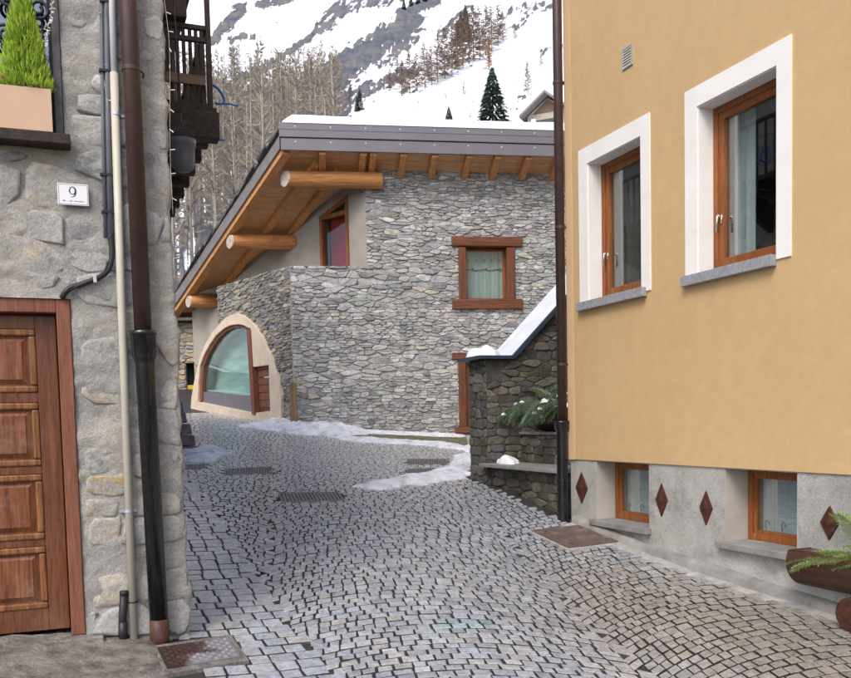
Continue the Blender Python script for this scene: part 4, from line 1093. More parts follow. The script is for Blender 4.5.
# ---- rough paving slab before the door
pv = MB(); nx_, ny_ = 64, 26
for j in range(ny_+1):
    for i in range(nx_+1):
        x = -3.6+3.42*i/nx_; y = -1.15+1.2*j/ny_
        if i == nx_: x += .03*noise.noise(Vector((y*6, 1, 1)))
        pv.v.append((x, y, gframe(LF, x, y)+.016+.010*noise.noise(Vector((x*6, y*6, 2)))+.006*noise.noise(Vector((x*19, y*19, 5)))-(.04 if (j == 0 or i == nx_) else 0)))
pv.f = [(j*(nx_+1)+i, j*(nx_+1)+i+1, (j+1)*(nx_+1)+i+1, (j+1)*(nx_+1)+i) for j in range(ny_) for i in range(nx_)]; pv.t = [None]*len(pv.f)
obj('pavement', pv, M['concrete'], fr=LF, kind='structure', smooth=True, fixn=False)

# ------------------------------------------------------------------ rubble house at the bend of the street
hh = thing('rubble_stone_house', HF, (0, 0, gframe(HF, 0, 0)), 'grey rubble stone house with snowy roof, log purlins and arched glass front', 'house')
ROOF = lambda y: 5.015-.45*(y+.6)
bX = HF.pix(366, 230).x
hrng = random.Random(77)
T_HL = HF.mi @ HL.m
tHL = lambda v: tuple(T_HL @ Vector(v))
def fpx(x0, y0, x1, y1, d=0): 
    a, b = HF.pix(x0, y0, d), HF.pix(x1, y1, d); return a.x, b.x, b.z, a.z
W1 = fpx(459.5, 240, 514.5, 303)
W2 = (HF.pix(459, 400).x, HF.pix(459, 400).x+.95, HF.pix(459, 427).z, HF.pix(459, 358).z)
LEDGE = 2.97
XR = 6.6
fw_ = wall_grid(0, bX, -.9, LEDGE, [], .3)
fw2 = wall_grid(bX, XR, -.9, 4.80, [(W1[0]+.03, W1[1]-.03, W1[2]+.04, W1[3]-.02, .3), (W2[0]+.03, W2[1], W2[2], W2[3]-.02, .3)], .3)
fw_.add(fw2.v, fw2.f); 
fw_.add([(0, 0, LEDGE), (bX, 0, LEDGE), (bX, .3, LEDGE), (-1.6, 3.7, LEDGE), (-2.0, 3.5, LEDGE)], [(0, 1, 2, 3, 4)])
hw = obj('front_wall', fw_, M['joint'], hh)
cells = rubble_cells(0, XR, -.55, 4.80, .046, .15, hrng, zj=.22, drop=.42, holes=[(-.1, bX, LEDGE, 6), (W1[0]-.02, W1[1]+.02, W1[2]-.06, W1[3]+.06), (W2[0]-.0, W2[1], W2[2]-.05, W2[3]+.06)])
def in_frame(c): 
    q = proj(HF.w((c[1][0], 0, c[1][1]))); return q[0] < 563 and q[1] < 440
lay(hw, [c for c in cells if in_frame(c)], hrng, M['rubble'], GREYS, .024, .0045, 225, frame=HF)
rest = MB()
for a_, c0, poly in [c for c in cells if not in_frame(c)]: stone_into(rest, poly, c0, hrng, .024, .0045, hrng.choice(GREYS))
if rest.f: obj('hidden_stones', rest, M['rubble'], hw, kind='stuff')
AO = [(193.6, 411), (194.5, 397), (197, 382.6), (203, 356.7), (208.5, 344), (215, 333), (226.7, 319.5), (233, 315.3), (239.6, 313.5), (246, 315.3), (252.6, 320), (264.4, 335.4), (273.9, 356.7), (281, 378), (284.5, 396), (283.5, 428)]
ao = [HL.pix(*q) for q in AO]; ao = [(p.x, p.z) for p in ao]
ao = [(ao[0][0], -.2)]+ao; ao[-1] = (ao[-1][0], -.4)
def arch_top(x):
    z = -9
    for a, b in zip(ao[1:-1], ao[2:-1]):
        if min(a[0], b[0]) <= x <= max(a[0], b[0]) and abs(a[0]-b[0]) > 1e-6: z = max(z, a[1]+(b[1]-a[1])*(x-a[0])/(b[0]-a[0]))
    return z
# lower side wall
sw_ = MB(); cols = [-3.0+.05*i for i in range(61)]
for a, b in zip(cols[:-1], cols[1:]):
    za_, zb2 = [max(-.9, arch_top(x)-.06) if x < ao[-1][0]-.02 else -.9 for x in (a, b)]
    sw_.add([tHL(v) for v in ((a, 0, za_), (b, 0, zb2), (b, 0, LEDGE-.001), (a, 0, LEDGE-.001))], [(0, 1, 2, 3)])
sw = obj('side_wall', sw_, M['joint'], hh)
cells = rubble_cells(-3.0, -.02, -.5, LEDGE, .048, .135, hrng, zj=.22, drop=.42)
cells = [c for c in cells if not (c[1][0] < ao[-1][0] and c[1][1] < arch_top(c[1][0])-.02)]
SPAL = [(.33, .30, .25), (.28, .26, .23), (.38, .33, .26), (.24, .23, .215), (.42, .38, .31), (.30, .29, .27), (.20, .20, .195)]
lay(sw, cells, hrng, M['rubble'], SPAL, .026, .005, 75, transform=tHL)
# plastered upper wall, set back under the eaves
p2 = Vector((-1.7, 3.80, 0)); pB = Vector((bX, 0.0, 0)); dPl = (pB-p2).normalized()
thP = math.atan2(dPl.y, dPl.x); HPm = Matrix.Translation(pB) @ Matrix.Rotation(thP, 4, 'Z')
tHP = lambda v: tuple(HPm @ Vector(v))
HPw = Fr(0, 0, 0); HPw.m = HF.m @ HPm; HPw.mi = HPw.m.inverted(); HPw.o = HPw.m.translation.copy(); HPw.th = HF.th+thP
HPw.x = Vector((math.cos(HPw.th), math.sin(HPw.th), 0)); HPw.y = Vector((-math.sin(HPw.th), math.cos(HPw.th), 0))
Lp = (pB-p2).length
def roofz_hp(x): return ROOF((HPm @ Vector((x, 0, 0))).y)
wq = [HPw.pix(*q) for q in ((320.5, 264), (349, 262), (348.5, 194.5), (320, 217))]     # upper window outline
wx0, wx1 = (wq[0].x+wq[3].x)/2, (wq[1].x+wq[2].x)/2; wzb = LEDGE+.0; wzl, wzr = wq[3].z, wq[2].z
pw = MB()
def quadp(pts): pw.add([tHP((x, 0, z)) for x, z in pts], [tuple(range(len(pts)))])
quadp([(-Lp-.8, 1.5), (-3.2, 1.5), (-3.2, roofz_hp(-3.2)), (-Lp-.8, roofz_hp(-Lp-.8))])
quadp([(-3.2, LEDGE-.3), (wx0, LEDGE-.3), (wx0, roofz_hp(wx0)), (-3.2, roofz_hp(-3.2))])
quadp([(wx1, LEDGE-.3), (0, LEDGE-.3), (0, roofz_hp(0)), (wx1, roofz_hp(wx1))])
quadp([(wx0, wzl), (wx1, wzr), (wx1, roofz_hp(wx1)), (wx0, roofz_hp(wx0))])
quadp([(wx0, LEDGE-.3), (wx1, LEDGE-.3), (wx1, wzb), (wx0, wzb)])
for a, b in (((wx0, wzb), (wx0, wzl)), ((wx0, wzl), (wx1, wzr)), ((wx1, wzr), (wx1, wzb)), ((wx1, wzb), (wx0, wzb))):
    pw.add([tHP((a[0], 0, a[1])), tHP((b[0], 0, b[1])), tHP((b[0], .25, b[1])), tHP((a[0], .25, a[1]))], [(0, 1, 2, 3)])
obj('plaster_wall', pw, M['plaster'], hh)
def hp(name, mb, mat, parent, **k):
    mb.v = [tHP(v) for v in mb.v]; return obj(name, mb, mat, parent, **k)
e = .075; sl = (wzr-wzl)/(wx1-wx0); zt1 = wzl-.10
mb = MB(); mb.prism([(wx0, wzb), (wx0+e, wzb), (wx0+e, wzl+sl*e-.001), (wx0, wzl)], -.02, .09); mb.prism([(wx1-e, wzb), (wx1, wzb), (wx1, wzr), (wx1-e, wzr-sl*e)], -.02, .09)
uw = hp('upper_window', mb, M['winwood'], hh, label='slant-topped window with red curtain under the eaves')
hp('head', MB().prism([(wx0+e, wzl+sl*e-e*1.2), (wx1-e, wzr-sl*e-e*1.2), (wx1-e, wzr-sl*e-.001), (wx0+e, wzl+sl*e-.001)], -.019, .089), M['winwood'], uw)
hp('transom', MB().box(wx0+e, wx1-e, -.018, .088, wzl-.07, wzl+.01), M['winwood'], uw)
hp('pane', MB().box(wx0+e, wx1-e, .05, .055, wzb, wzl-.07), M['clearglass'], uw)
hp('pane', MB().prism([(wx0+e, wzl+.01), (wx1-e, wzl+.01), (wx1-e, wzr-sl*e-e*1.2), (wx0+e, wzl+sl*e-e*1.15)], .05, .055), M['glass'], uw)
hp('curtain', folds(wx0+e+.1, wx1-e, wzb, wzl-.07, .12, hrng, .015, 20, 4), M['redcurtain'], uw)
hp('room', room(wx0-.1, wx1+.1, wzb-.05, wzr+.1, .27, 1.2), M['inside'], uw)
# front window with heavy timber frame
fwz = obj('front_window', MB().box(*fpx(451, 236.5, 521.5, 246.5)[:2], -.07, .2, *fpx(451, 237, 521.5, 247)[2:]), M['timberx'], hh, bevel=.012, label='square window in heavy rust red timber frame with pale curtain')
# (lintel is the part itself; jambs, sill and glazing below it)
za = HF.pix(486, 299.5).z; zb_ = HF.pix(486, 247.5).z
jl = (HF.pix(458.5, 270).x, HF.pix(466, 270).x); jr = (HF.pix(506.5, 270).x, HF.pix(514.5, 270).x)
obj('jamb', MB().box(*jl, -.05, .2, za, zb_), M['timber'], fwz, bevel=.012); obj('jamb', MB().box(*jr, -.05, .2, za, zb_), M['timber'], fwz, bevel=.012)
s_ = fpx(452, 299.5, 522, 309.2); obj('sill_beam', MB().box(s_[0], s_[1], -.08, .2, s_[2], za), M['timberx'], fwz, bevel=.012)
obj('sash', rect_frame(jl[1], jr[0], za, zb_, .04, .13, .19), M['winwood'], fwz)
obj('pane', MB().box(jl[1]+.04, jr[0]-.04, .155, .16, za+.04, zb_-.04), M['glass'], fwz)
obj('curtain', folds(jl[1]+.03, jr[0]-.03, za+.02, zb_-.02, .21, hrng, .010, 30, 4), M['greencurtain'], fwz)
pm_ = MB(); n_ = 24
for i in range(n_):
    x = jl[1]+.05+(jr[0]-jl[1]-.10)*i/(n_-1); z = za+(zb_-za)*.60+.012*math.sin(i*.7); pm_.box(x-.016, x+.016, .192, .196, z-.008, z+(.03 if i % 9 == 4 else .006))
for i in range(5):
    x = jl[1]+.09+(jr[0]-jl[1]-.18)*i/4; pm_.box(x-.012, x+.012, .192, .196, za+(zb_-za)*.77, za+(zb_-za)*.77+.03)
obj('curtain_pattern', pm_, M['timber'], fwz, kind='stuff')
obj('room', room(jl[0], jr[1], za-.1, zb_+.1, .26, 1.2), M['inside'], fwz)
# lower doorway half hidden by the stair wall
a, b, z0, z1 = W2
lw_ = obj('lower_window', MB().box(a-.13, b+.1, -.06, .2, z1-.03, z1+.10), M['timberx'], hh, bevel=.012, label='rust red timber framed opening behind the stair wall')
obj('jamb', MB().box(a, a+.14, -.045, .2, z0, z1-.03), M['timber'], lw_, bevel=.012)
obj('panel', MB().box(a+.14, b, .08, .12, z0, z1-.03), M['doorframe'], lw_)
obj('sill_beam', MB().box(a-.10, b+.1, -.055, .2, z0-.12, z0), M['timberx'], lw_, bevel=.012)

# roof
e0 = Vector((-.05, -.6, 0)); e1 = Vector((-2.66, 4.49, 0)); ed = (e1-e0).normalized(); en = Vector((-ed.y, ed.x, 0)); en = -en if en.x > 0 else en
def edge(y, n_=0):                               # x of the verge line at depth y, n_ metres outside it
    return e0.x + (e1.x-e0.x)*(y-e0.y)/(e1.y-e0.y) + n_/abs(en.x)
def beam(p, q, n0, n1, z0, z1, mb=None):          # a bar parallel to the verge between plan points p, q
    mb = mb or MB(); c = []
    for zz_ in (z0, z1):
        for b_, n_ in ((p, n0), (q, n0), (q, n1), (p, n1)):
            v = b_+en*n_; c.append((v.x, v.y, ROOF(v.y)+zz_))
    mb.hexa(c); return mb
rf_mb = MB(); yb = 4.6
rf_mb.hexa([(edge(-.56), -.56, ROOF(-.56)+.022), (XR, -.56, ROOF(-.56)+.022), (XR, yb, ROOF(yb)+.022), (edge(yb), yb, ROOF(yb)+.022), (edge(-.56), -.56, ROOF(-.56)+.16), (XR, -.56, ROOF(-.56)+.16), (XR, yb, ROOF(yb)+.16), (edge(yb), yb, ROOF(yb)+.16)])
roof = obj('roof', rf_mb, M['slate'], hh, label='single-pitch slate roof with orange timber soffit')
y = -.56
while y < yb-.05:
    y2 = min(y+.15, yb); j = hrng.uniform(0, .008)
    mb = MB(); xr_ = XR if y < .5 else min(XR, edge(y)+3.4)
    mb.hexa([(edge(y, -.005), y+.003, ROOF(y)+j), (xr_, y+.003, ROOF(y)+j), (xr_, y2-.003, ROOF(y2)+j), (edge(y2, -.005), y2-.003, ROOF(y2)+j)]+[(edge(y, -.005), y+.003, ROOF(y)+.02), (xr_, y+.003, ROOF(y)+.02), (xr_, y2-.003, ROOF(y2)+.02), (edge(y2, -.005), y2-.003, ROOF(y2)+.02)])
    obj('soffit_board', mb, M['plank'], roof); y = y2
obj('verge_board', beam(e0+ed*.02, e1+ed*.1, 0, .035, -.03, .20), M['verge'], roof)
obj('barge_rafter', beam(e0+ed*.05, e1+ed*.05, -.15, -.002, -.13, -.001), M['rafter'], roof)
for n_ in (-.62, -1.08): obj('rafter', beam(e0+ed*.05, e1+ed*.0, n_-.10, n_, -.13, -.001), M['rafter'], roof)
for px in (322, 362, 372, 402, 433, 467, 495, 525, 556):
    x = HF.pix(px, 159, -.3).x; mb = MB()
    mb.hexa([(x-.06, -.56, ROOF(-.56)-.14), (x+.06, -.56, ROOF(-.56)-.14), (x+.06, .35, ROOF(.35)-.14), (x-.06, .35, ROOF(.35)-.14), (x-.06, -.56, ROOF(-.56)-.002), (x+.06, -.56, ROOF(-.56)-.002), (x+.06, .35, ROOF(.35)-.002), (x-.06, .35, ROOF(.35)-.002)])
    obj('rafter_end', mb, M['rafter'], roof)
# log purlins
for (xl, xr_, yy, rr, dz_) in ((-.08, 1.75, -.13, .145, 0), (-1.20, .15, 1.65, .14, 0), (-2.25, -1.45, 3.70, .135, 0)):
    zc = ROOF(yy)-.13-rr*1.02
    lg_ = MB().tube([(x, yy+.006*math.sin(x*5), zc) for x in (xl+.30, xl+.31, xl+.8, xr_)], [rr, rr, rr*1.02, rr*1.04], 20)
    shear = ed.x/ed.y                               # the end is sawn parallel to the verge
    lg_.v = [((xl+.06+shear*(v[1]-yy) if k_ < 20 else v[0]), v[1], v[2]) for k_, v in enumerate(lg_.v)]
    lg = obj('log_purlin', lg_, M['logx'], roof)
    en_ = MB(); ring = [(yy+rr*.99*math.cos(a_), zc+rr*.99*math.sin(a_)) for a_ in [2*math.pi*k_/24 for k_ in range(24)]]
    en_.add([(xl+.055+shear*(y_-yy), y_, z_) for y_, z_ in ring]+[(xl+.030+shear*(y_-yy), yy+(y_-yy)*.97, zc+(z_-zc)*.97) for y_, z_ in ring], [tuple(range(24)), tuple(range(24, 48))]+[(k_, (k_+1) % 24, 24+(k_+1) % 24, 24+k_) for k_ in range(24)])
    obj('end_grain', en_, M['logend'], lg)
# fascia: two lapped sheets with screws
fz0 = HF.pix(284, 150, -.6).z; fz1 = HF.pix(284, 122.5, -.6).z; fm_ = fz0+(fz1-fz0)*.44
xl = edge(-.6, -.03)-.02
fa = obj('fascia', MB().box(xl-.02, XR, -.635, -.57, fm_+.012, fz1), M['fascia'], roof, bevel=.006, label='mauve grey sheet metal fascia')
obj('lower_sheet', MB().box(xl, XR, -.615, -.57, fz0, fm_), M['fascia'], fa, bevel=.006)
obj('fold_line', MB().box(xl-.021, XR, -.641, -.634, fm_+.145, fm_+.157), M['fascia'], fa)
obj('end_cap', MB().box(xl-.024, xl-.019, -.63, -.45, fz0+.03, fz1-.01), M['fascia'], fa)
for i in range(13):
    for zq, yq in ((fm_+.2, -.638), (fm_-.06, -.618)):
        x = xl+.26+i*.63; obj('screw', MB().tube([(x, yq+.004, zq), (x, yq, zq)], .011, 8), M['enamel'], fa)
# slates along the verge
L_ = (e1-e0).length; k = 0; d = .0
while d < L_+.05:
    dl = hrng.uniform(.2, .30); w0 = hrng.uniform(.04, .11)
    p, q = e0+ed*d, e0+ed*(d+dl+.07); mb = MB(); t0 = .205+hrng.uniform(0, .012); th_ = hrng.uniform(.025, .045)
    c = []
    for zz_ in (0, th_):
        for b_, n_, up in ((p, w0, .035), (q, w0+hrng.uniform(-.02, .02), .0), (q, -.4, .0), (p, -.4, .035)):
            v = b_+en*n_; c.append((v.x, v.y, ROOF(v.y)+t0+up+zz_))
    mb.hexa(c); obj('slate', mb, M['slate'], roof); d += dl
# eave board, gutter and its pipe at the low end
zl = ROOF(4.55)
obj('eave_board', MB().box(edge(4.55)-.02, XR, 4.60, 4.64, zl-.13, zl+.1), M['timberx'], roof)
gp_ = HF.pix(212, 318, 4.4)
obj('eave_pipe', MB().tube([(gp_.x, 4.45, zl-.05), (gp_.x, 4.45, .2)], .045, 10), M['blackpipe'], roof, smooth=True)

# arched shop front in the side wall
mbv = lambda mb: (setattr(mb, 'v', [tHL(v) for v in mb.v]), mb)[1]
def hl(name, mb, mat, parent, **k): return obj(name, mbv(mb), mat, parent, **k)
# opening outline: glazed half and little door
FO = [(201.2, 402), (201.5, 384), (203, 366), (207, 355), (212.5, 345), (219, 335.5), (226.7, 328.5), (233, 325.5), (240.8, 324.3), (247, 325.4), (252.2, 328.3)]
fo = [HL.pix(*q) for q in FO]; fo = [(p.x, p.z) for p in fo]
pr = HL.pix(258.6, 413); pl_ = HL.pix(257, 368); dR = HL.pix(272.5, 411); dT = HL.pix(272, 365)
xm = (fo[-1][0]+pr.x)/2; zbL = fo[0][1]; zbR = pr.z
open_poly = fo+[(xm, fo[-1][1]), (xm, pl_.z+.02), (dT.x, dT.z), (dT.x, dR.z), (xm, zbR), ]
ring_o = []
# the surround as a solid arch with the opening cut: strip between the outer outline and the opening outline
N_ = 44
def resample(P, n):
    d = [0]
    for i in range(1, len(P)): d.append(d[-1]+math.hypot(P[i][0]-P[i-1][0], P[i][1]-P[i-1][1]))
    out = []
    for k in range(n):
        t_ = d[-1]*k/(n-1); i = max(j for j in range(len(d)) if d[j] <= t_+1e-9); i = min(i, len(P)-2)
        u = (t_-d[i])/max(1e-9, d[i+1]-d[i]); out.append((P[i][0]+(P[i+1][0]-P[i][0])*u, P[i][1]+(P[i+1][1]-P[i][1])*u))
    return out
def ray_out(c, ang, P):                          # distance from c to closed polygon P along an angle
    best = 0; dx, dz_ = math.cos(ang), math.sin(ang)
    for i in range(len(P)):
        a, b = P[i], P[(i+1) % len(P)]; ex, ez = b[0]-a[0], b[1]-a[1]; den = dx*ez-dz_*ex
        if abs(den) < 1e-9: continue
        t_ = ((a[0]-c[0])*ez-(a[1]-c[1])*ex)/den; u = ((a[0]-c[0])*dz_-(a[1]-c[1])*dx)/den
        if t_ > 0 and -1e-6 <= u <= 1+1e-6: best = max(best, t_)
    return best
cA = (xm-.25, .75)
angs = sorted(set([2*math.pi*i/120 for i in range(120)]+[math.atan2(p[1]-cA[1], p[0]-cA[0]) % (2*math.pi) for p in open_poly+ao]))
ip, op = [], []
for a in angs:
    ri, ro = ray_out(cA, a, open_poly), ray_out(cA, a, ao); ro = max(ro, ri+.03)
    ip.append((cA[0]+ri*math.cos(a), cA[1]+ri*math.sin(a))); op.append((cA[0]+ro*math.cos(a), cA[1]+ro*math.sin(a)))
af = hl('arch_front', MB().band(ip, op, -.075, .6, True), M['archplaster'], hh, bevel=.02, label='cream plastered arch with green glass pane and small door')
fr_in = [(cA[0]*.0+p[0], p[1]) for p in fo]
cF = (xm-.9, zbL+.6)
fi = [(p[0]+(cF[0]-p[0])*.07, p[1]+(cF[1]-p[1])*.07) for p in fo]
hl('arched_frame', MB().band(fi, fo, -.03, .06), M['doorframe'], af)
hl('mullion', MB().prism([(fo[-1][0]-.06, fo[-1][1]-.02), (fo[-1][0]+.09, fo[-1][1]-.05), (pr.x+.03, zbR-.03), (pr.x-.10, zbR-.02)], -.10, .08), M['doorframe'], af)
gzb = HL.pix(205, 391).z; gzr = HL.pix(250, 397).z
hl('base_panel', MB().prism([(fo[0][0], zbL), (pr.x-.1, zbR), (pr.x-.1, gzr), (fo[0][0], gzb)], .0, .05), M['fascia'], af)
hl('pane', MB().prism([(fi[0][0], gzb)]+[p for p in fi[1:]]+[(fi[-1][0], gzr)], .03, .036), M['greenglass'], af)
hl('reflected_snow', MB().prism([(fi[0][0], gzb), (fi[-1][0], gzr), (fi[-1][0], gzr+.03), (fi[0][0], gzb+.03)], .1, .5), M['snow'], af)  # white strip added to stand for snow mirrored in the pane
hl('reflection_panel', MB().prism([(fi[0][0]-.1, gzb)]+fi[1:]+[(fi[-1][0]+.1, gzr)], .30, .32), M['reflectpanel'], af)  # panel whose colour stands in for the reflection on the glass
dd_ = hl('small_door', MB().prism([(xm+.06, zbR+.0), (dT.x-.001, dR.z+.0), (dT.x-.001, dT.z-.002), (xm+.06, pl_.z+.0)], .01, .06), M['door'], af)
hl('frame_head', MB().prism([(xm+.02, pl_.z-.05), (dT.x, dT.z-.06), (dT.x, dT.z), (xm+.02, pl_.z+.02)], -.01, .07), M['doorframe'], dd_)
hl('frame_post', MB().box(dT.x-.06, dT.x-.002, -.01, .07, dR.z, dT.z-.06), M['doorframe'], dd_)
pc_ = HL.pix(266.5, 376.5); hl('notice', MB().box(pc_.x-.09, pc_.x+.09, .0, .008, pc_.z-.045, pc_.z+.05), M['curtain'], dd_)
for i in range(5):
    z = dR.z+.08+i*.15; hl('door_slat', MB().box(xm+.12, dT.x-.07, .0, .0095, z, z+.13), M['doorframe'], dd_)

# wooden stake by the corner
sk = HF.pix(294.5, 427, -.25); st_ = HF.pix(292.3, 384, -.25); g = gframe(HF, sk.x, -.25)
ob = thing('wooden_stake', HF, (sk.x, -.25, g), 'weathered wooden stake standing in the snow at the rubble house corner', 'stake')
obj('post', MB().box(sk.x-.07, sk.x+.06, -.30, -.19, g-.1, st_.z), M['stake'], ob, bevel=.012)
obj('top_cut', MB().prism([(sk.x-.065, st_.z-.001), (sk.x+.055, st_.z-.001), (sk.x+.03, st_.z+.025), (sk.x-.04, st_.z+.03)], -.295, -.195), M['stake'], ob)

# snow lying on the roof
def snow_sheet(name, fn, nu, nv, label, fr, mat='snow'):
    mb = MB()
    for j in range(nv+1):
        for i in range(nu+1): mb.v.append(fn(i/nu, j/nv))
    mb.f = [(j*(nu+1)+i, j*(nu+1)+i+1, (j+1)*(nu+1)+i+1, (j+1)*(nu+1)+i) for j in range(nv) for i in range(nu)]; mb.t = [None]*len(mb.f)
    return obj(name, mb, M[mat], fr=fr, smooth=True, kind='stuff', label=label, cat='snow', fixn=False)
def rs(u, v):
    yv = -.645+(yb+.1+.645)*v**1.3
    xa = edge(max(yv, -.6))+.03+ (.22 if yv > -.3 else .0); x = xa+(XR-xa)*(u**1.5)
    top = (fz1 if yv < -.45 else ROOF(yv)+.2+ max(0, (.25-yv)*.4))
    dist = min((x-xa)*1.2, (yv+.645)*2.0+.0, .2)
    h = .16*math.sqrt(max(0, min(1, dist/.2)))+.02*noise.noise(Vector((x*1.3, yv*1.6, 3)))*min(1, dist/.2)
    return (x, yv, max(top, ROOF(yv)+.2)+h-(.01 if dist <= 0 else 0))
snow_sheet('roof_snow', rs, 120, 40, 'thick snow lying on the rubble house roof above the fascia', HF)

# ------------------------------------------------------------------ stair wall beside the yellow house (frame YF: x<0 is up the street)
XF = YF.pix(487, 420).x; XB = YF.pix(470, 420).x         # front and back edge of the parapet end
stw = thing('stair_parapet_wall', YF, (XF, 0, gframe(YF, XF, 0)), 'dark mossy stone stair wall with slanting snowy coping', 'stone wall')
srng = random.Random(12)
PF = Fr(0, 0, 0)                                           # face towards the viewer: its x is YF y, its depth runs to YF -x
PF.m = YF.m @ Matrix.Translation((XF, 0, 0)) @ Matrix.Rotation(R(90), 4, 'Z'); PF.mi = PF.m.inverted(); PF.o = PF.m.translation.copy()
PF.th = YF.th+R(90); PF.x = (PF.m.to_3x3() @ Vector((1, 0, 0))); PF.y = (PF.m.to_3x3() @ Vector((0, 1, 0)))
T_P = YF.mi @ PF.m; tP = lambda v: tuple(T_P @ Vector(v))
k1 = PF.pix(512, 358); k2 = PF.pix(563, 301); zflat = PF.pix(490, 359.5).z
slope = (k2.z-k1.z)/(k2.x-k1.x); xk = k1.x; xe = xk+2.4
TH = XF-XB
topz_ = lambda x: zflat if x < xk else zflat+slope*(x-xk)
gb_ = gframe(YF, XF, 0)-.3
wm = MB(); wm.add([tP(v) for v in MB().prism([(0, gb_), (xe, gb_), (xe, topz_(xe)), (xk, zflat), (0, zflat)], 0, TH).v], MB().prism([(0, 0)]*5, 0, 1).f)
pwall = obj('parapet', wm, M['darkjoint'], stw)
DPAL = [(.13, .12, .10), (.10, .095, .085), (.17, .155, .13), (.12, .12, .115), (.20, .18, .15), (.085, .085, .08), (.15, .135, .105)]
cells = rubble_cells(0, xe, gb_, topz_(xe), .085, .2, srng, outer=[(-slope, 1, zflat-slope*xk)], drop=.12, zj=.1)
cells = [(a, c0, clip_half(p, 0, 1, zflat) if c0[0] < xk else p) for a, c0, p in cells if not (c0[0] < xk and c0[1] > zflat)]
cells = [c for c in cells if len(c[2]) > 2]
lay(pwall, cells, srng, M['darkstone'], DPAL, .016, .005, 170, transform=tP, frame=PF)
# end face of the parapet, towards the street
cells = rubble_cells(XB, XF, gb_, zflat, .10, .2, srng, zj=.1)
lay(pwall, cells, srng, M['darkstone'], DPAL, .016, .005, 60)
# low tiers between parapet and yellow house
z1_ = -.555; z2_ = YF.pix(536, 435, .42).z
x1_ = -.10
for nm, ya, yb_, zt_ in (('lower_tier', .03, .46, z1_), ('upper_tier', .46, 2.0, z2_)):
    tr_ = obj(nm, MB().box(XF+.001, x1_, ya, yb_, -1.4, zt_), M['darkjoint'], stw)
    cells = rubble_cells(XF, x1_, -1.35 if nm == 'lower_tier' else z1_-.05, zt_, .10, .24, srng, zj=.1)
    lay(tr_, cells, srng, M['darkstone'], DPAL, .016, .005, 45, transform=lambda v, y_=ya: (v[0], v[1]+y_, v[2]))
lb0 = YF.pix(481, 467, -.06).x; lb1 = YF.pix(561.5, 470, -.06).x
obj('ledge_board', MB().box(lb0, min(lb1, x1_+.02), -.09, .44, z1_+.004, z1_+.045), M['ledge'], stw, bevel=.006)
obj('upper_slab', MB().box(XF+.002, x1_, .42, .95, z2_+.003, z2_+.035), M['ledge'], stw, bevel=.006)
# coping: flat slab, then the slope
ov = .075; th_ = .045
def cop(poly, y0_, y1_, name, mat, **k):
    mb = MB().prism(poly, y0_, y1_); mb.v = [tP(v) for v in mb.v]; return obj(name, mb, mat, stw, **k)
nx = (slope/math.hypot(1, slope), 1/math.hypot(1, slope)); 
cop([(-.12, zflat+.004), (xk, zflat+.004), (xk-nx[0]*.02, zflat+th_), (-.12, zflat+th_)], -ov, TH+ov, 'flat_coping', M['copingedge'])
A_ = (xk+.004, zflat+.006); B_ = (xe, topz_(xe)+.006)
cop([A_, B_, (B_[0]-nx[0]*th_, B_[1]+nx[1]*th_), (A_[0]-nx[0]*th_, A_[1]+nx[1]*th_)], -ov, TH+ov, 'sloping_coping', M['copingedge'])
cop([(A_[0]-nx[0]*(th_+.002), A_[1]+nx[1]*(th_+.002)), (B_[0]-nx[0]*(th_+.002), B_[1]+nx[1]*(th_+.002)), (B_[0]-nx[0]*(th_+.018), B_[1]+nx[1]*(th_+.018)), (A_[0]-nx[0]*(th_+.018), A_[1]+nx[1]*(th_+.018))], -ov+.02, TH+ov-.01, 'frost_layer', M['coping'], bevel=.008)

# snow lumps
def lump(name, fr, c, rx, ry, h, rng, label, mat='snow', rot=0, group=None):
    mb = MB(); nr, ns = 7, 22; ph = rng.uniform(0, 50); vs = [(c[0], c[1], c[2]+h)]
    for i in range(1, nr+1):
        t_ = i/nr
        for k in range(ns):
            a = 2*math.pi*k/ns; w_ = 1+.55*noise.noise(Vector((math.cos(a)*1.6, math.sin(a)*1.6, ph)))
            x, y = rx*t_*w_*math.cos(a), ry*t_*w_*math.sin(a)
            x, y = x*math.cos(rot)-y*math.sin(rot), x*math.sin(rot)+y*math.cos(rot)
            z = h*math.sqrt(max(0, 1-t_**2.2))*(1+.9*noise.noise(Vector((x*7, y*7, ph))))
            if i == nr: z = -.03
            vs.append((c[0]+x, c[1]+y, c[2]+z))
    fs = [(0, 1+k, 1+(k+1) % ns) for k in range(ns)]
    for i in range(nr-1): fs += [(1+i*ns+k, 1+(i+1)*ns+k, 1+(i+1)*ns+(k+1) % ns, 1+i*ns+(k+1) % ns) for k in range(ns)]
    mb.add(vs, fs); return obj(name, mb, M[mat], fr=fr, base=c, smooth=True, kind='stuff', label=label, cat='snow')
q = PF.pix(484, 352, .25); lump('snow_pile', YF, tuple(Vector(tP((q.x, .25, zflat+th_)))), .26, .17, .10, srng, 'small snow mound on the flat end of the stair coping')
q = YF.pix(506, 463, .12); lump('snow_pile', YF, (q.x, .14, z1_+.045), .25, .11, .075, srng, 'snow mound lying on the grey ledge board')
q = YF.pix(522, 431, .60); lump('snow_pile', YF, (q.x, .62, z2_+.035), .22, .12, .13, srng, 'snow heap on the upper tier at the end of the log planter')
q = YF.pix(559, 385, .9); lump('snow_pile', YF, (q.x-.1, 1.0, z2_+.03), .24, .2, .45, srng, 'tall snow heap behind the fir branches on the stair wall')

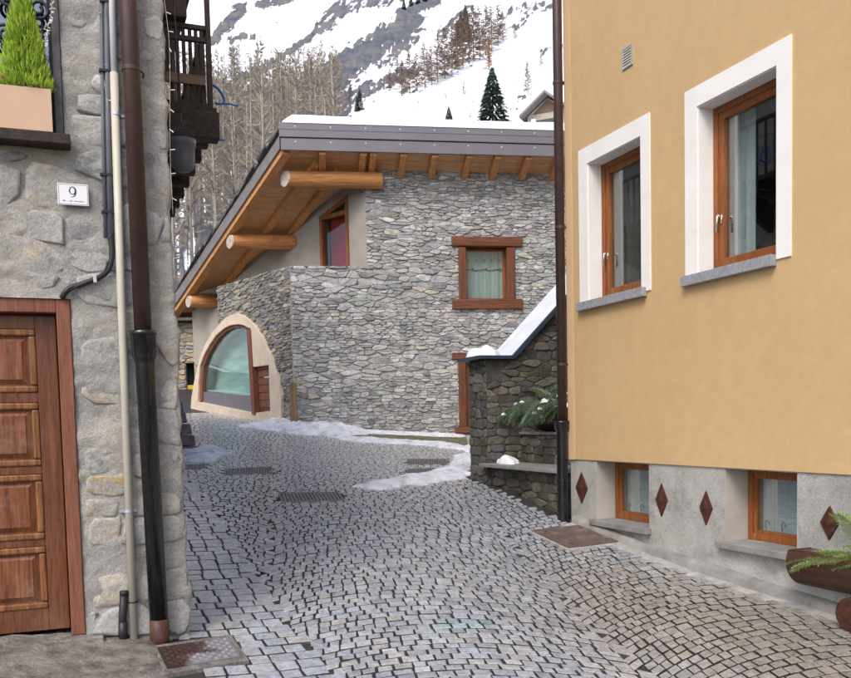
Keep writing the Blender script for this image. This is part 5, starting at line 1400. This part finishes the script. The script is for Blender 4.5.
# fir branches with needles
def fir_branch(mb, start, dirv, L, rng, droop=.5, tint=1, nl=.028, snowmb=None):
    d = Vector(dirv).normalized(); n = 15; pts = []; p = Vector(start)
    for i in range(n+1):
        pts.append(p.copy()); d = (d+Vector((rng.uniform(-.05, .05), rng.uniform(-.05, .05), -droop/n))).normalized(); p = p+d*L/n
    def needles(path, dens, ln):
        for i in range(len(path)-1):
            a, b = path[i], path[i+1]; ax = (b-a).normalized()
            for k in range(dens):
                o_ = a.lerp(b, rng.random()); u = ax.orthogonal().normalized(); v = ax.cross(u); an = rng.uniform(0, 6.283)
                dd = (u*math.cos(an)+v*math.sin(an)+ax*.7+Vector((0, 0, .12))).normalized(); l_ = ln*rng.uniform(.7, 1.2); sd_ = dd.cross(ax).normalized()*.0019
                j = tint*rng.uniform(.6, 1.3)
                mb.add([o_-sd_, o_+sd_, o_+dd*l_], [(0, 1, 2)], (j, j, j))
    mb.tube(pts, [.006*(1-.8*i/n) for i in range(n+1)], 5, tint=(.6, .4, .3))
    needles(pts, 9, nl)
    for i in range(2, n):
        for s_ in (-1, 1):
            ax = (pts[i+1]-pts[i]).normalized() if i < n else d; side = ax.cross(Vector((0, 0, 1))).normalized()*s_
            l_ = L*.36*(1-i/n)+.05; tw = [pts[i]+(side*.8+ax*.75+Vector((0, 0, -.15*k_/5)))*l_*k_/5 for k_ in range(6)]
            needles(tw, 9, nl); mb.tube(tw, .002, 4, tint=(.6, .4, .3))
            if snowmb is not None and rng.random() < .035:
                snowmb.append(tw[2])
# planter log on the upper tier
frng2 = random.Random(31)
q0 = YF.pix(534, 414, .62)
lpz = z2_+.035; cx_ = -1.15
tp = thing('tier_log_planter', YF, (cx_, .66, lpz), 'dark hollow log planter with drooping fir branches on the stair wall tier', 'planter')
def trough(parent, c, L, rad, axis, mat):         # hollowed log lying along x
    mb = MB(); n_, m_ = 24, 8
    rings = []
    for i in range(m_+1):
        x = c[0]-L/2+L*i/m_; rr = rad*(1+.05*math.sin(i*1.7))
        for k in range(n_+1):
            a = math.pi*(-.16)+math.pi*1.32*(-1)*0+(-(math.pi*1.32))*k/n_+math.pi*.16*2
            rings.append((x, c[1]+rr*math.cos(a), c[2]+rr+rr*math.sin(a)))
    w_ = n_+1
    fs = [(i*w_+k, (i+1)*w_+k, (i+1)*w_+k+1, i*w_+k+1) for i in range(m_) for k in range(n_)]
    fs += [tuple(range(w_)), tuple(m_*w_+k for k in range(w_-1, -1, -1))]
    mb.add(rings, fs)
    zt = c[2]+rad*1.45; mb.add([(c[0]-L/2+.01, c[1]-rad*.8, zt), (c[0]+L/2-.01, c[1]-rad*.8, zt), (c[0]+L/2-.01, c[1]+rad*.8, zt), (c[0]-L/2+.01, c[1]+rad*.8, zt)], [(0, 1, 2, 3)])
    return obj('trough', mb, mat, parent)
trough(tp, (cx_, .68, lpz), 1.1, .19, 'x', M['trough'])
br = MB(); sn = []
for k in range(16):
    sx = cx_+frng2.uniform(-.55, .35); fir_branch(br, (sx, .62+frng2.uniform(-.1, .1), lpz+.33), (frng2.uniform(-.7, .1), -1, .55), frng2.uniform(.40, .62), frng2, 1.9, 1, .036, sn)
for k in range(4): fir_branch(br, (cx_+frng2.uniform(-.4, .4), .7, lpz+.3), (frng2.uniform(-1, .3), -.2, .8), .45, frng2, 1.4, 1, .03, sn)
obj('fir_branches', br, M['fir'], tp, fixn=False, kind='stuff')
fs_ = MB()
for p in sn: fs_.lathe(tuple(p), [(.001, -.005), (.035, .0), (.028, .02), (.001, .03)], 8)
if fs_.f: obj('snow_flecks', fs_, M['snow'], tp, kind='stuff')

# log planter at the foot of the yellow house
q = YF.pix(812, 556, -.42); gl_ = gframe(YF, 3.6, -.4)
best = None
for k in range(100):                              # the support log rests on the ground where its foot is seen
    d_ = -.1-.01*k; f_ = YF.pix(846, 631, d_); e_ = abs(f_.z-gframe(YF, f_.x, d_))
    if best is None or e_ < best[0]: best = (e_, d_, f_.x)
SD = best[1]; sx_ = best[2]+.02; AX = SD+.17; rr = .105
gl_ = gframe(YF, sx_, SD); zlog = gl_+2*rr-.012; LXa = YF.pix(806, 560, AX).x
tl_ = thing('ground_log_planter', YF, (LXa+.6, AX, gl_), 'hollowed log planter on a round log support with fir sprigs by the cellar window', 'planter')
trough(tl_, (LXa+.62, AX, zlog), 1.25, .17, 'x', M['trough'])
for xx in (sx_, sx_+.7):
    zc_ = gframe(YF, xx, AX)+rr-.012
    lg = obj('support_log', MB().tube([(xx, SD, zc_), (xx, AX+.16, zc_)], rr, 18), M['trough'], tl_)
    obj('end_grain', MB().tube([(xx, SD-.006, zc_), (xx, SD+.002, zc_)], rr*.95, 18), M['rust'], lg)
br = MB()
for k in range(5): fir_branch(br, (LXa+.35+.1*k, AX+frng2.uniform(-.05, .05), zlog+.26), (-1, frng2.uniform(-.8, -.1), .1), frng2.uniform(.36, .5), frng2, .55, 1, .026)
for k in range(9): fir_branch(br, (LXa+.45+.12*k, AX, zlog+.26), (frng2.uniform(-.8, .8), frng2.uniform(-1, .2), .9), frng2.uniform(.28, .4), frng2, 1.0, 1, .026)
obj('fir_sprigs', br, M['firlight'], tl_, fixn=False, kind='stuff')

# ------------------------------------------------------------------ stacked slabs at the foot of the near house's side wall
c = at_depth(190, 451, 13.9); cl = LF.loc(c); g = gframe(LF, cl.x, cl.y); ztop_ = LF.pix(190, 400, cl.y).z
xR = LF.pix(201, 450, cl.y).x
dst = thing('dry_stone_steps', LF, (xR-.5, cl.y, g), 'low stack of dark stone slabs beside the snow patch', 'stone wall')
z = g-.1; k = 0; nn = 5; hh_ = (ztop_-g+.1)/nn
for k in range(nn):
    ins = k*.055
    for r_ in range(3):
        mb = MB(); x0_ = xR-1.1; x1__ = xR-ins+srng.uniform(-.02, .02); y0_ = cl.y+r_*.5+ins; 
        h_ = hh_-.012
        mb.hexa([(x0_, y0_, z), (x1__, y0_+srng.uniform(-.03, .03), z), (x1__-.02, y0_+.48, z), (x0_, y0_+.48, z), (x0_, y0_+.02, z+h_), (x1__-.02, y0_+srng.uniform(0, .04), z+h_), (x1__-.04, y0_+.47, z+h_), (x0_, y0_+.47, z+h_)], tuple(v*srng.uniform(.7, 1.1) for v in (.17, .165, .16)))
        obj('slab', mb, M['rubble'], dst, bevel=.02)
    z += hh_

# outbuilding behind the arch
BF = Fr(-6.46, 25, R(9)); zt_ = BF.pix(190, 322).z; zg_ = -.3
ob_ = thing('stone_outbuilding', BF, (0, 0, zg_), 'low tan stone outbuilding with snowy roof behind the arched shop front', 'building')
o0, o1 = BF.pix(186, 375).x, BF.pix(194.5, 375).x; oz1 = BF.pix(190, 363).z; oz0 = zg_
w_ = obj('wall', wall_grid(-4, 3.2, zg_, zt_, [(o0, o1, oz0, oz1, .4)], .4), M['joint'], ob_)
TAN = [(.45, .36, .24), (.40, .35, .28), (.34, .31, .27), (.50, .44, .34), (.44, .30, .17), (.30, .29, .27)]
lay(w_, rubble_cells(-2.4, 3.0, zg_+.6, zt_, .10, .26, srng, holes=[(o0, o1, -3, oz1)], drop=.2), srng, M['tanstone'], TAN, .035, .01, 120)
obj('yellow_board', MB().box(o0+.01, o1-.01, .05, .08, BF.pix(190, 393).z, BF.pix(190, 385).z), M['yellowpaint'], ob_)
obj('doorway', MB().box(o0-.2, o1+.2, .41, .45, oz0, oz1+.2), M['inside'], ob_)
obj('eave', MB().box(-4.2, 3.4, -.35, 3.5, zt_+.01, zt_+.10), M['slate'], ob_)
obj('roof_snow', MB().box(-4.2, 3.4, -.33, 3.4, zt_+.102, zt_+.33), M['snow'], ob_, bevel=.08)

# ------------------------------------------------------------------ snow on the street
def snow_patch(name, poly_px, h, label, mat='dirtysnow', cell=.035, rag=.2, seed=0):
    P = [pixg(*q) for q in poly_px]; xs_ = [p.x for p in P]; ys_ = [p.y for p in P]
    x0, x1, y0, y1 = min(xs_)-.2, max(xs_)+.2, min(ys_)-.2, max(ys_)+.2
    nx_ = max(4, int((x1-x0)/cell)); ny_ = max(4, int((y1-y0)/cell))
    def sdist(x, y):
        best = 9
        for i in range(len(P)):
            a, b = P[i], P[(i+1) % len(P)]; ex, ey = b.x-a.x, b.y-a.y; t_ = max(0, min(1, ((x-a.x)*ex+(y-a.y)*ey)/max(1e-9, ex*ex+ey*ey)))
            best = min(best, math.hypot(x-a.x-ex*t_, y-a.y-ey*t_))
        return best if in_poly(x, y, P) else -best
    V = {}; mb = MB()
    gx = np.linspace(x0, x1, nx_+1); gy = np.linspace(y0, y1, ny_+1); G = gzv(*np.meshgrid(gx, gy))
    hv = {}
    for j in range(ny_+1):
        for i in range(nx_+1):
            x, y = gx[i], gy[j]; d_ = sdist(x, y)+rag*noise.noise(Vector((x*2.6, y*2.6, seed)))+rag*.6*noise.noise(Vector((x*8, y*8, seed+4)))
            k = d_/(rag+.12); hv[i, j] = h*math.sqrt(min(1, max(0, k)))*(1+.5*noise.noise(Vector((x*3.5, y*3.5, seed+9)))+.3*noise.noise(Vector((x*11, y*11, seed+2)))) if d_ > 0 else -.02
    for j in range(ny_):
        for i in range(nx_):
            cs = ((i, j), (i+1, j), (i+1, j+1), (i, j+1))
            if all(hv[c] < 0 for c in cs): continue
            ids = []
            for c in cs:
                if c not in V: V[c] = len(mb.v); mb.v.append((float(gx[c[0]]), float(gy[c[1]]), float(G[c[1], c[0]])+hv[c]+.006))
                ids.append(V[c])
            mb.f.append(tuple(ids)); mb.t.append(None)
    b = mb.v[0]
    return obj(name, mb, M[mat], smooth=True, kind='stuff', label=label, cat='snow', fixn=False)
snow_patch('snow_bank', [(244, 427), (262, 424), (285, 422), (312, 423), (345, 428), (372, 432), (372, 435), (340, 437), (310, 435), (275, 431)], .10, 'ragged white snow bank at the corner of the rubble house beside the stake', seed=1, rag=.15)
snow_patch('snow_line', [(365, 431), (400, 433), (466, 436), (466, 438.5), (400, 436), (365, 434.5)], .05, 'thin line of snow against the foot of the rubble house wall', seed=2, rag=.10)
snow_patch('snow_streak', [(325, 436), (360, 438), (400, 440), (440, 442), (468, 446), (468, 450), (430, 446), (385, 443), (345, 441)], .04, 'half melted snow streak along the mossy verge', seed=6, rag=.16)
snow_patch('snow_heap', [(352, 487), (395, 478), (430, 474), (452, 466), (462, 452), (470, 446), (473, 472), (460, 479), (425, 485), (385, 489)], .065, 'trampled snow heap in front of the stair wall beside two grates', seed=3)
snow_patch('snow_drift', [(180, 453), (200, 445), (214, 446), (228, 452), (222, 459), (205, 462), (182, 461)], .06, 'slushy snow patch beside the stacked stone slabs', seed=8)
# mossy verge along the house
P = [pixg(*q) for q in ((340, 434), (466, 436), (468, 446), (345, 440))]
mb = MB(); n_ = 20
for i in range(n_+1):
    for v_ in (0, 1): p = bil(P, i/n_, v_); mb.v.append((p.x, p.y, gz(p.x, p.y)+.014))
mb.f = [(2*i, 2*i+2, 2*i+3, 2*i+1) for i in range(n_)]; mb.t = [None]*n_
obj('verge', mb, M['moss'], kind='structure')

# ------------------------------------------------------------------ mountainside
MY = [20, 27, 40, 50, 75, 110, 160, 250, 400, 600, 900, 1300]
MZ = [-.5, 1.3, 4.4, 7.6, 17, 33, 55, 96, 172, 290, 520, 800]
def mz0(x, y):
    base = np.interp(y, MY, MZ)
    return float(base)
def mz(x, y):                                    # height relative to the eye
    f = min(1, max(0, (y-30)/60))
    b = mz0(x, y + .10*(x+20)*f*.6)
    n_ = 2.2*noise.noise(Vector((x*.022, y*.022, 2)))+.9*noise.noise(Vector((x*.07, y*.07, 5)))
    return b + n_*f*min(2.5, y/120)
def seg_d(px, py, a, b):
    ex, ey = b[0]-a[0], b[1]-a[1]; t_ = max(0, min(1, ((px-a[0])*ex+(py-a[1])*ey)/(ex*ex+ey*ey)))
    return math.hypot(px-a[0]-ex*t_, py-a[1]-ey*t_)
BANDS = [((312, 98), (352, 62), 18, .62), ((345, 66), (412, 22), 14, .66), ((322, 28), (345, 6), 10, .5), ((345, 8), (400, -4), 9, .45), ((222, 92), (268, 66), 6, .55), ((268, 66), (308, 40), 4, .62), ((308, 40), (336, 4), 3, .5),
         ((214, 40), (242, 8), 7, .62), ((232, 40), (252, 36), 6, .42), ((355, 96), (410, 74), 10, .45), ((378, 62), (412, 40), 9, .45), ((285, 92), (330, 86), 14, .42), ((402, 14), (436, 0), 6, .7), ((395, 70), (420, 30), 10, .25),
         ((505, 12), (555, 4), 8, .38), ((515, 28), (530, 16), 6, .34), ((440, 35), (470, 10), 8, .4), ((536, 55), (560, 48), 5, .3), ((260, 5), (290, 0), 6, .5), ((400, 95), (470, 62), 5, .30), ((520, 100), (535, 96), 4, .3)]
cols_ = list(np.arange(-700, 150, 25.0))+list(np.arange(150, 600, 1.7))+list(np.arange(600, 1500, 25.0))
rows_ = [20, 24, 28, 32, 36, 42, 48, 56, 64, 74, 86, 98]
y = 110.0
while y < 640: rows_.append(y); y *= 1.0125
rows_ += [660, 720, 800, 900, 1050, 1250]
mb = MB(); mask = []
for y in rows_:
    for px in cols_:
        x = (px-CX)/FOC*y
        z = mz(x, y); p = Vector((x, y, z+EYE)); q = proj(p); D = .24
        if 150 < q[0] < 620 and -60 < q[1] < 140:
            for a, b, w_, dn in BANDS:
                d_ = seg_d(q[0], q[1], a, b)
                if d_ < w_*1.9: D = max(D, (dn+.2)*(1-max(0, d_-w_*.5)/(w_*1.1)))
        else: D = .12
        if y < 190 and q[0] < 352: D = max(D, .62)                # leaf litter and scrub under the larch wood
        u = (q[0]*.80-q[1]*.60); v = (q[0]*.60+q[1]*.80)
        nn_ = noise.noise(Vector((u*.085, v*.28, 3)))*.6+noise.noise(Vector((u*.2, v*.56, 9)))*.65
        k = max(-1, min(1, D*1.9-.95+nn_*1.15)); mask.append(k)
        mb.v.append((x, y, z+EYE+(max(0, k)*1.5*min(1, y/200))))
nc = len(cols_)
mb.f = [(j*nc+i, j*nc+i+1, (j+1)*nc+i+1, (j+1)*nc+i) for j in range(len(rows_)-1) for i in range(nc-1)]; mb.t = [None]*len(mb.f)
t = NT('snowy_mountainside'); at_ = t.node('ShaderNodeAttribute'); at_.attribute_name = 'rock'
nz = t.noise(.5, 8, .75); ad = t.node('ShaderNodeMath', operation='MULTIPLY_ADD'); t.l.new(nz, ad.inputs[0]); ad.inputs[1].default_value = 1.1; t.l.new(at_.outputs['Fac'], ad.inputs[2])
fk = t.ramp(ad.outputs[0], [(.60, 0.0), (.68, 1.0)])
rk = t.ramp(t.noise(.12, 6, .7), [(.3, (.06, .07, .085)), (.5, (.12, .128, .145)), (.64, (.19, .165, .145)), (.78, (.24, .23, .23))])
c = t.mix(C(.84, .86, .89), rk, fk)
M['mountain'] = t.done(c, .8, t.bump(t.noise(.6, 5, .7), .4, .5), .2)
mo = obj('mountain', mb, M['mountain'], smooth=True, kind='structure', fixn=False)
a_ = mo.data.attributes.new('rock', 'FLOAT', 'POINT'); a_.data.foreach_set('value', np.array(mask, dtype=np.float32))
def pixm(px, py):                                # where a pixel's ray meets the mountainside
    q = ray(px, py); y = 40.0
    while y < 1200:
        p = CAM + q*(y/q.y)
        if p.z <= mz(p.x, p.y)+EYE: return p
        y *= 1.004
    return CAM + q*(1200/q.y)

# ------------------------------------------------------------------ trees
def larch(rng, wide=.16, n=75, sub=9, tw=.0022, bare=.2, upward=.25):
    trunk = MB(); crown = MB(); lean = rng.uniform(-.02, .02)
    pts = [(lean*t_*t_, .008*math.sin(t_*5), t_) for t_ in [i/8 for i in range(9)]]
    trunk.tube(pts, [.0078*(1-.8*i/8)+.001 for i in range(9)], 6)
    for k in range(n):
        t_ = bare+(1-bare)*rng.random()**.85; a = rng.uniform(0, 6.283); L = (wide*(1-t_)**.75+.018)*rng.uniform(.5, 1.15)
        o_ = Vector((lean*t_*t_, 0, t_)); d = Vector((math.cos(a), math.sin(a), rng.uniform(-.1, upward+.25)))
        e_ = o_+d*L; mid = o_.lerp(e_, .5)+Vector((0, 0, -.01)); sd_ = Vector((0, 0, 1)).cross(d).normalized()*tw; j = rng.uniform(.7, 1.3)
        crown.add([o_-sd_, o_+sd_, mid+sd_*.7, e_, mid-sd_*.7], [(0, 1, 2, 3, 4)], (j, j, j))
        for s_ in range(sub):
            b = o_.lerp(e_, rng.uniform(.2, 1)); d2 = (d.normalized()+Vector((rng.uniform(-1, 1), rng.uniform(-1, 1), rng.uniform(-.5, .8)))).normalized()
            l2 = L*rng.uniform(.15, .4); w2 = d2.orthogonal().normalized()*tw*.75; j = rng.uniform(.65, 1.35)
            crown.add([b-w2, b+w2, b+d2*l2], [(0, 1, 2)], (j, j, j))
    return trunk, crown
def spruce(rng, n=900):
    trunk = MB().tube([(0, 0, 0), (0, 0, .97)], [.016, .002], 6); crown = MB()
    for k in range(n):
        t_ = .04+.95*rng.random()**1.1; lay_ = math.floor(t_*16)/16; t2 = lay_+(t_-lay_)*.55; a = rng.uniform(0, 6.283); R_ = .23*(1-t2)**.85+.006
        r0 = R_*rng.uniform(.15, .75); r1 = min(R_*rng.uniform(.75, 1.12), r0+.11); d = Vector((math.cos(a), math.sin(a), 0)); w_ = Vector((-math.sin(a), math.cos(a), 0))*rng.uniform(.008, .018)
        p, q = d*r0+Vector((0, 0, t2+.02)), d*r1+Vector((0, 0, t2-.03*rng.uniform(.3, 1.4))); j = rng.uniform(.55, 1.35)
        m_ = p.lerp(q, .55); crown.add([p, m_+w_, q, m_-w_], [(0, 1, 2, 3)], (j, j, j*rng.uniform(.9, 1.1)))
    return trunk, crown
class Tree:
    def __init__(s, tc, name, bark, leaf):
        s.t = mesh_of('trunk', tc[0], M[bark], smooth=True); s.c = mesh_of('crown', tc[1], M[leaf], fixn=False); s.name = name
    def put(s, p, h, rot, label, group, cat='tree', wide=1):
        o = bpy.data.objects.new(s.name, None); col.objects.link(o); o.location = p; o.rotation_euler.z = rot; o.scale = (h*wide, h*wide, h); setp(o, label, cat, group)
        for nm, me in (('trunk', s.t), ('crown', s.c)):
            c_ = bpy.data.objects.new(nm, me); col.objects.link(c_); c_.parent = o
            if nm == 'crown': c_['kind'] = 'stuff'
        return o
trng = random.Random(9)
pale = [Tree(larch(trng, .115, 120, 22, .0009, .12, 1.3), 'larch_tree', 'bark', 'twig') for _ in range(4)]
rusty = [Tree(larch(trng, .26, 130, 22, .0042, .05), 'larch_tree', 'brownbark', 'rusttwig') for _ in range(4)]
gold = Tree(larch(trng, .15, 150, 20, .010, .05), 'golden_larch_tree', 'brownbark', 'goldtwig')
spr = [Tree(spruce(trng, 1500), 'spruce_tree', 'brownbark', 'spruce') for _ in range(2)]
def gpt(x, y): return Vector((x, y, mz(x, y)+EYE-.15))
spots = []
for k in range(400):
    px = trng.uniform(160, 350); y = 44+80*trng.random()**1.2; x = (px-CX)/FOC*y
    if all((x-a)**2+(y-b)**2 > 2.0 for a, b in spots): spots.append((x, y))
    if len(spots) >= 95: break
for k, (x, y) in enumerate(spots):
    trng.choice(pale).put(gpt(x, y), trng.uniform(9.5, 13.5), trng.uniform(0, 6.28), 'bare larch with slender pale trunk in the grove behind the slate roof', 'bare larches behind the rubble house')
# the wood farther up reads as one mass
wood_t, wood_c = MB(), MB(); src = [larch(trng, .15, 60, 16, .0022, .08, 1.2) for _ in range(4)]
for k in range(330):
    px = trng.uniform(150, 345); y = 92+98*trng.random(); x = (px-CX)/FOC*y; h = trng.uniform(9, 13); g_ = gpt(x, y)
    if proj(g_+Vector((0, 0, h)))[1] < 40 + (360-px)*.12: continue
    tt, cc2 = trng.choice(src); ro = Matrix.Translation(g_) @ Matrix.Rotation(trng.uniform(0, 6.28), 4, 'Z') @ Matrix.Diagonal((h, h, h, 1)); j = trng.uniform(.75, 1.2)
    wood_t.add([tuple(ro @ Vector(v)) for v in tt.v], tt.f); kk = len(wood_c.v)
    wood_c.v += [tuple(ro @ Vector(v)) for v in cc2.v]; wood_c.f += [tuple(i+kk for i in f) for f in cc2.f]; wood_c.t += [(a*j, b*j*.97, c_*j*.93) for a, b, c_ in cc2.t]
wd = obj('larch_wood', wood_c, M['twig'], fixn=False, kind='stuff', label='brown bare larch wood covering the slope below the rock bands', cat='wood')
o = obj('trunks', wood_t, M['bark'], wd, smooth=True, kind='stuff', fixn=False)
for (px, py, hpx) in ((335, 104, 40), (350, 108, 26), (402, 97, 36), (410, 94, 42), (417, 92, 38), (425, 89, 46), (432, 86, 40), (438, 83, 46), (445, 79, 50), (452, 75, 48), (458, 71, 50), (463, 68, 54), (469, 65, 52), (474, 62, 54), (480, 60, 52), (486, 56, 48), (492, 52, 46), (498, 46, 40), (503, 42, 30), (390, 90, 22), (398, 84, 26), (428, 76, 26), (515, 40, 14)):
    p = pixm(px, py); d_ = p.y; h = hpx/FOC*d_
    trng.choice(rusty).put(gpt(p.x, p.y), h, trng.uniform(0, 6.28), 'rust brown larch in the row climbing the snowy slope', 'larches climbing the snowy slope')
for (px, py, hpx) in ((541, 68, 18), (528, 96, 34), (464, 94, 14), (470, 118, 8), (446, 99, 6)):
    p = pixm(px, py); trng.choice(rusty).put(gpt(p.x, p.y), hpx/FOC*p.y, trng.uniform(0, 6.28), 'lone thin bare sapling on open snow', 'lone saplings on the snow', wide=.8)
p = pixm(489, 70); gold.put(gpt(p.x, p.y), 30/FOC*p.y, 1, 'golden larch glowing on the snow just above the dark spruce', None, wide=1.3)
p = pixm(493, 126); spr[0].put(gpt(p.x, p.y), 58/FOC*p.y, .4, 'tall dark green spruce rising behind the snowy roof edge', None, wide=1.5)
p = pixm(449, 121); spr[1].put(gpt(p.x, p.y), 15/FOC*p.y, 2, 'tiny green spruce sapling on open snow near the tall spruce', None, wide=1.5)
for px, py, hpx in ((466, 42, 36), (461, 40, 28), (458, 44, 22)):
    p = pixm(px, py); trng.choice(spr).put(gpt(p.x, p.y), hpx/FOC*p.y, 2, 'dark conifer among the rust brown larches', 'dark conifers among the larches')
for px, py, hpx in ((360, 110, 22), (357, 112, 16)):
    p = pixm(px, py); trng.choice(spr).put(gpt(p.x, p.y), hpx/FOC*p.y, 2, 'green conifer at the edge of the bare larch wood', 'conifers at the wood edge')
for px, py, hpx in ((404, 12, 14), (411, 9, 14), (418, 6, 14), (425, 3, 14), (432, 1, 12)):
    p = pixm(px, py); trng.choice(spr).put(gpt(p.x, p.y), hpx/FOC*p.y, 2, 'distant dark conifer at the top of the slope', 'distant conifers on the ridge')

# ------------------------------------------------------------------ chalet on the slope
pc = pixm(548, 127); CF = Fr(pc.x, pc.y, R(-25)); zc = pc.z-EYE; u = pc.y/FOC
ch = thing('hillside_chalet', CF, (0, 0, zc), 'small chalet with snowy gable roof on the slope above the stone house', 'house')
hw_ = 26*u; zr_ = zc+30*u; ze_ = zc+10*u
obj('wall', MB().prism([(-hw_*.8, zc-3), (hw_*.8, zc-3), (hw_*.8, ze_+3*u), (0, zr_-2*u), (-hw_*.8, ze_+3*u)], 0, 8), M['plaster'], ch)
for s_ in (-1, 1):
    rf2 = obj('roof_slope', MB().prism([(0, zr_), (s_*hw_, ze_), (s_*hw_, ze_+2.2*u), (0, zr_+2.4*u)], -1.4, 9), M['verge'], ch)
    obj('roof_snow', MB().prism([(0, zr_+2.45*u), (s_*hw_, ze_+2.25*u), (s_*hw_, ze_+4.2*u), (0, zr_+4.6*u)], -1.3, 9), M['snow'], rf2)
obj('balcony_opening', MB().box(-hw_*.45, hw_*.5, -.03, -.001, zc+1*u, zc+8*u), M['inside'], ch)
obj('gable_boards', MB().prism([(-hw_*.6, ze_+4*u), (hw_*.6, ze_+4*u), (0, zr_-3*u)], -.05, -.002), M['greywood'], ch)
obj('post', MB().box(-hw_*.62, -hw_*.45, -.4, -.035, zc-3, zc+9*u), M['white'], ch)
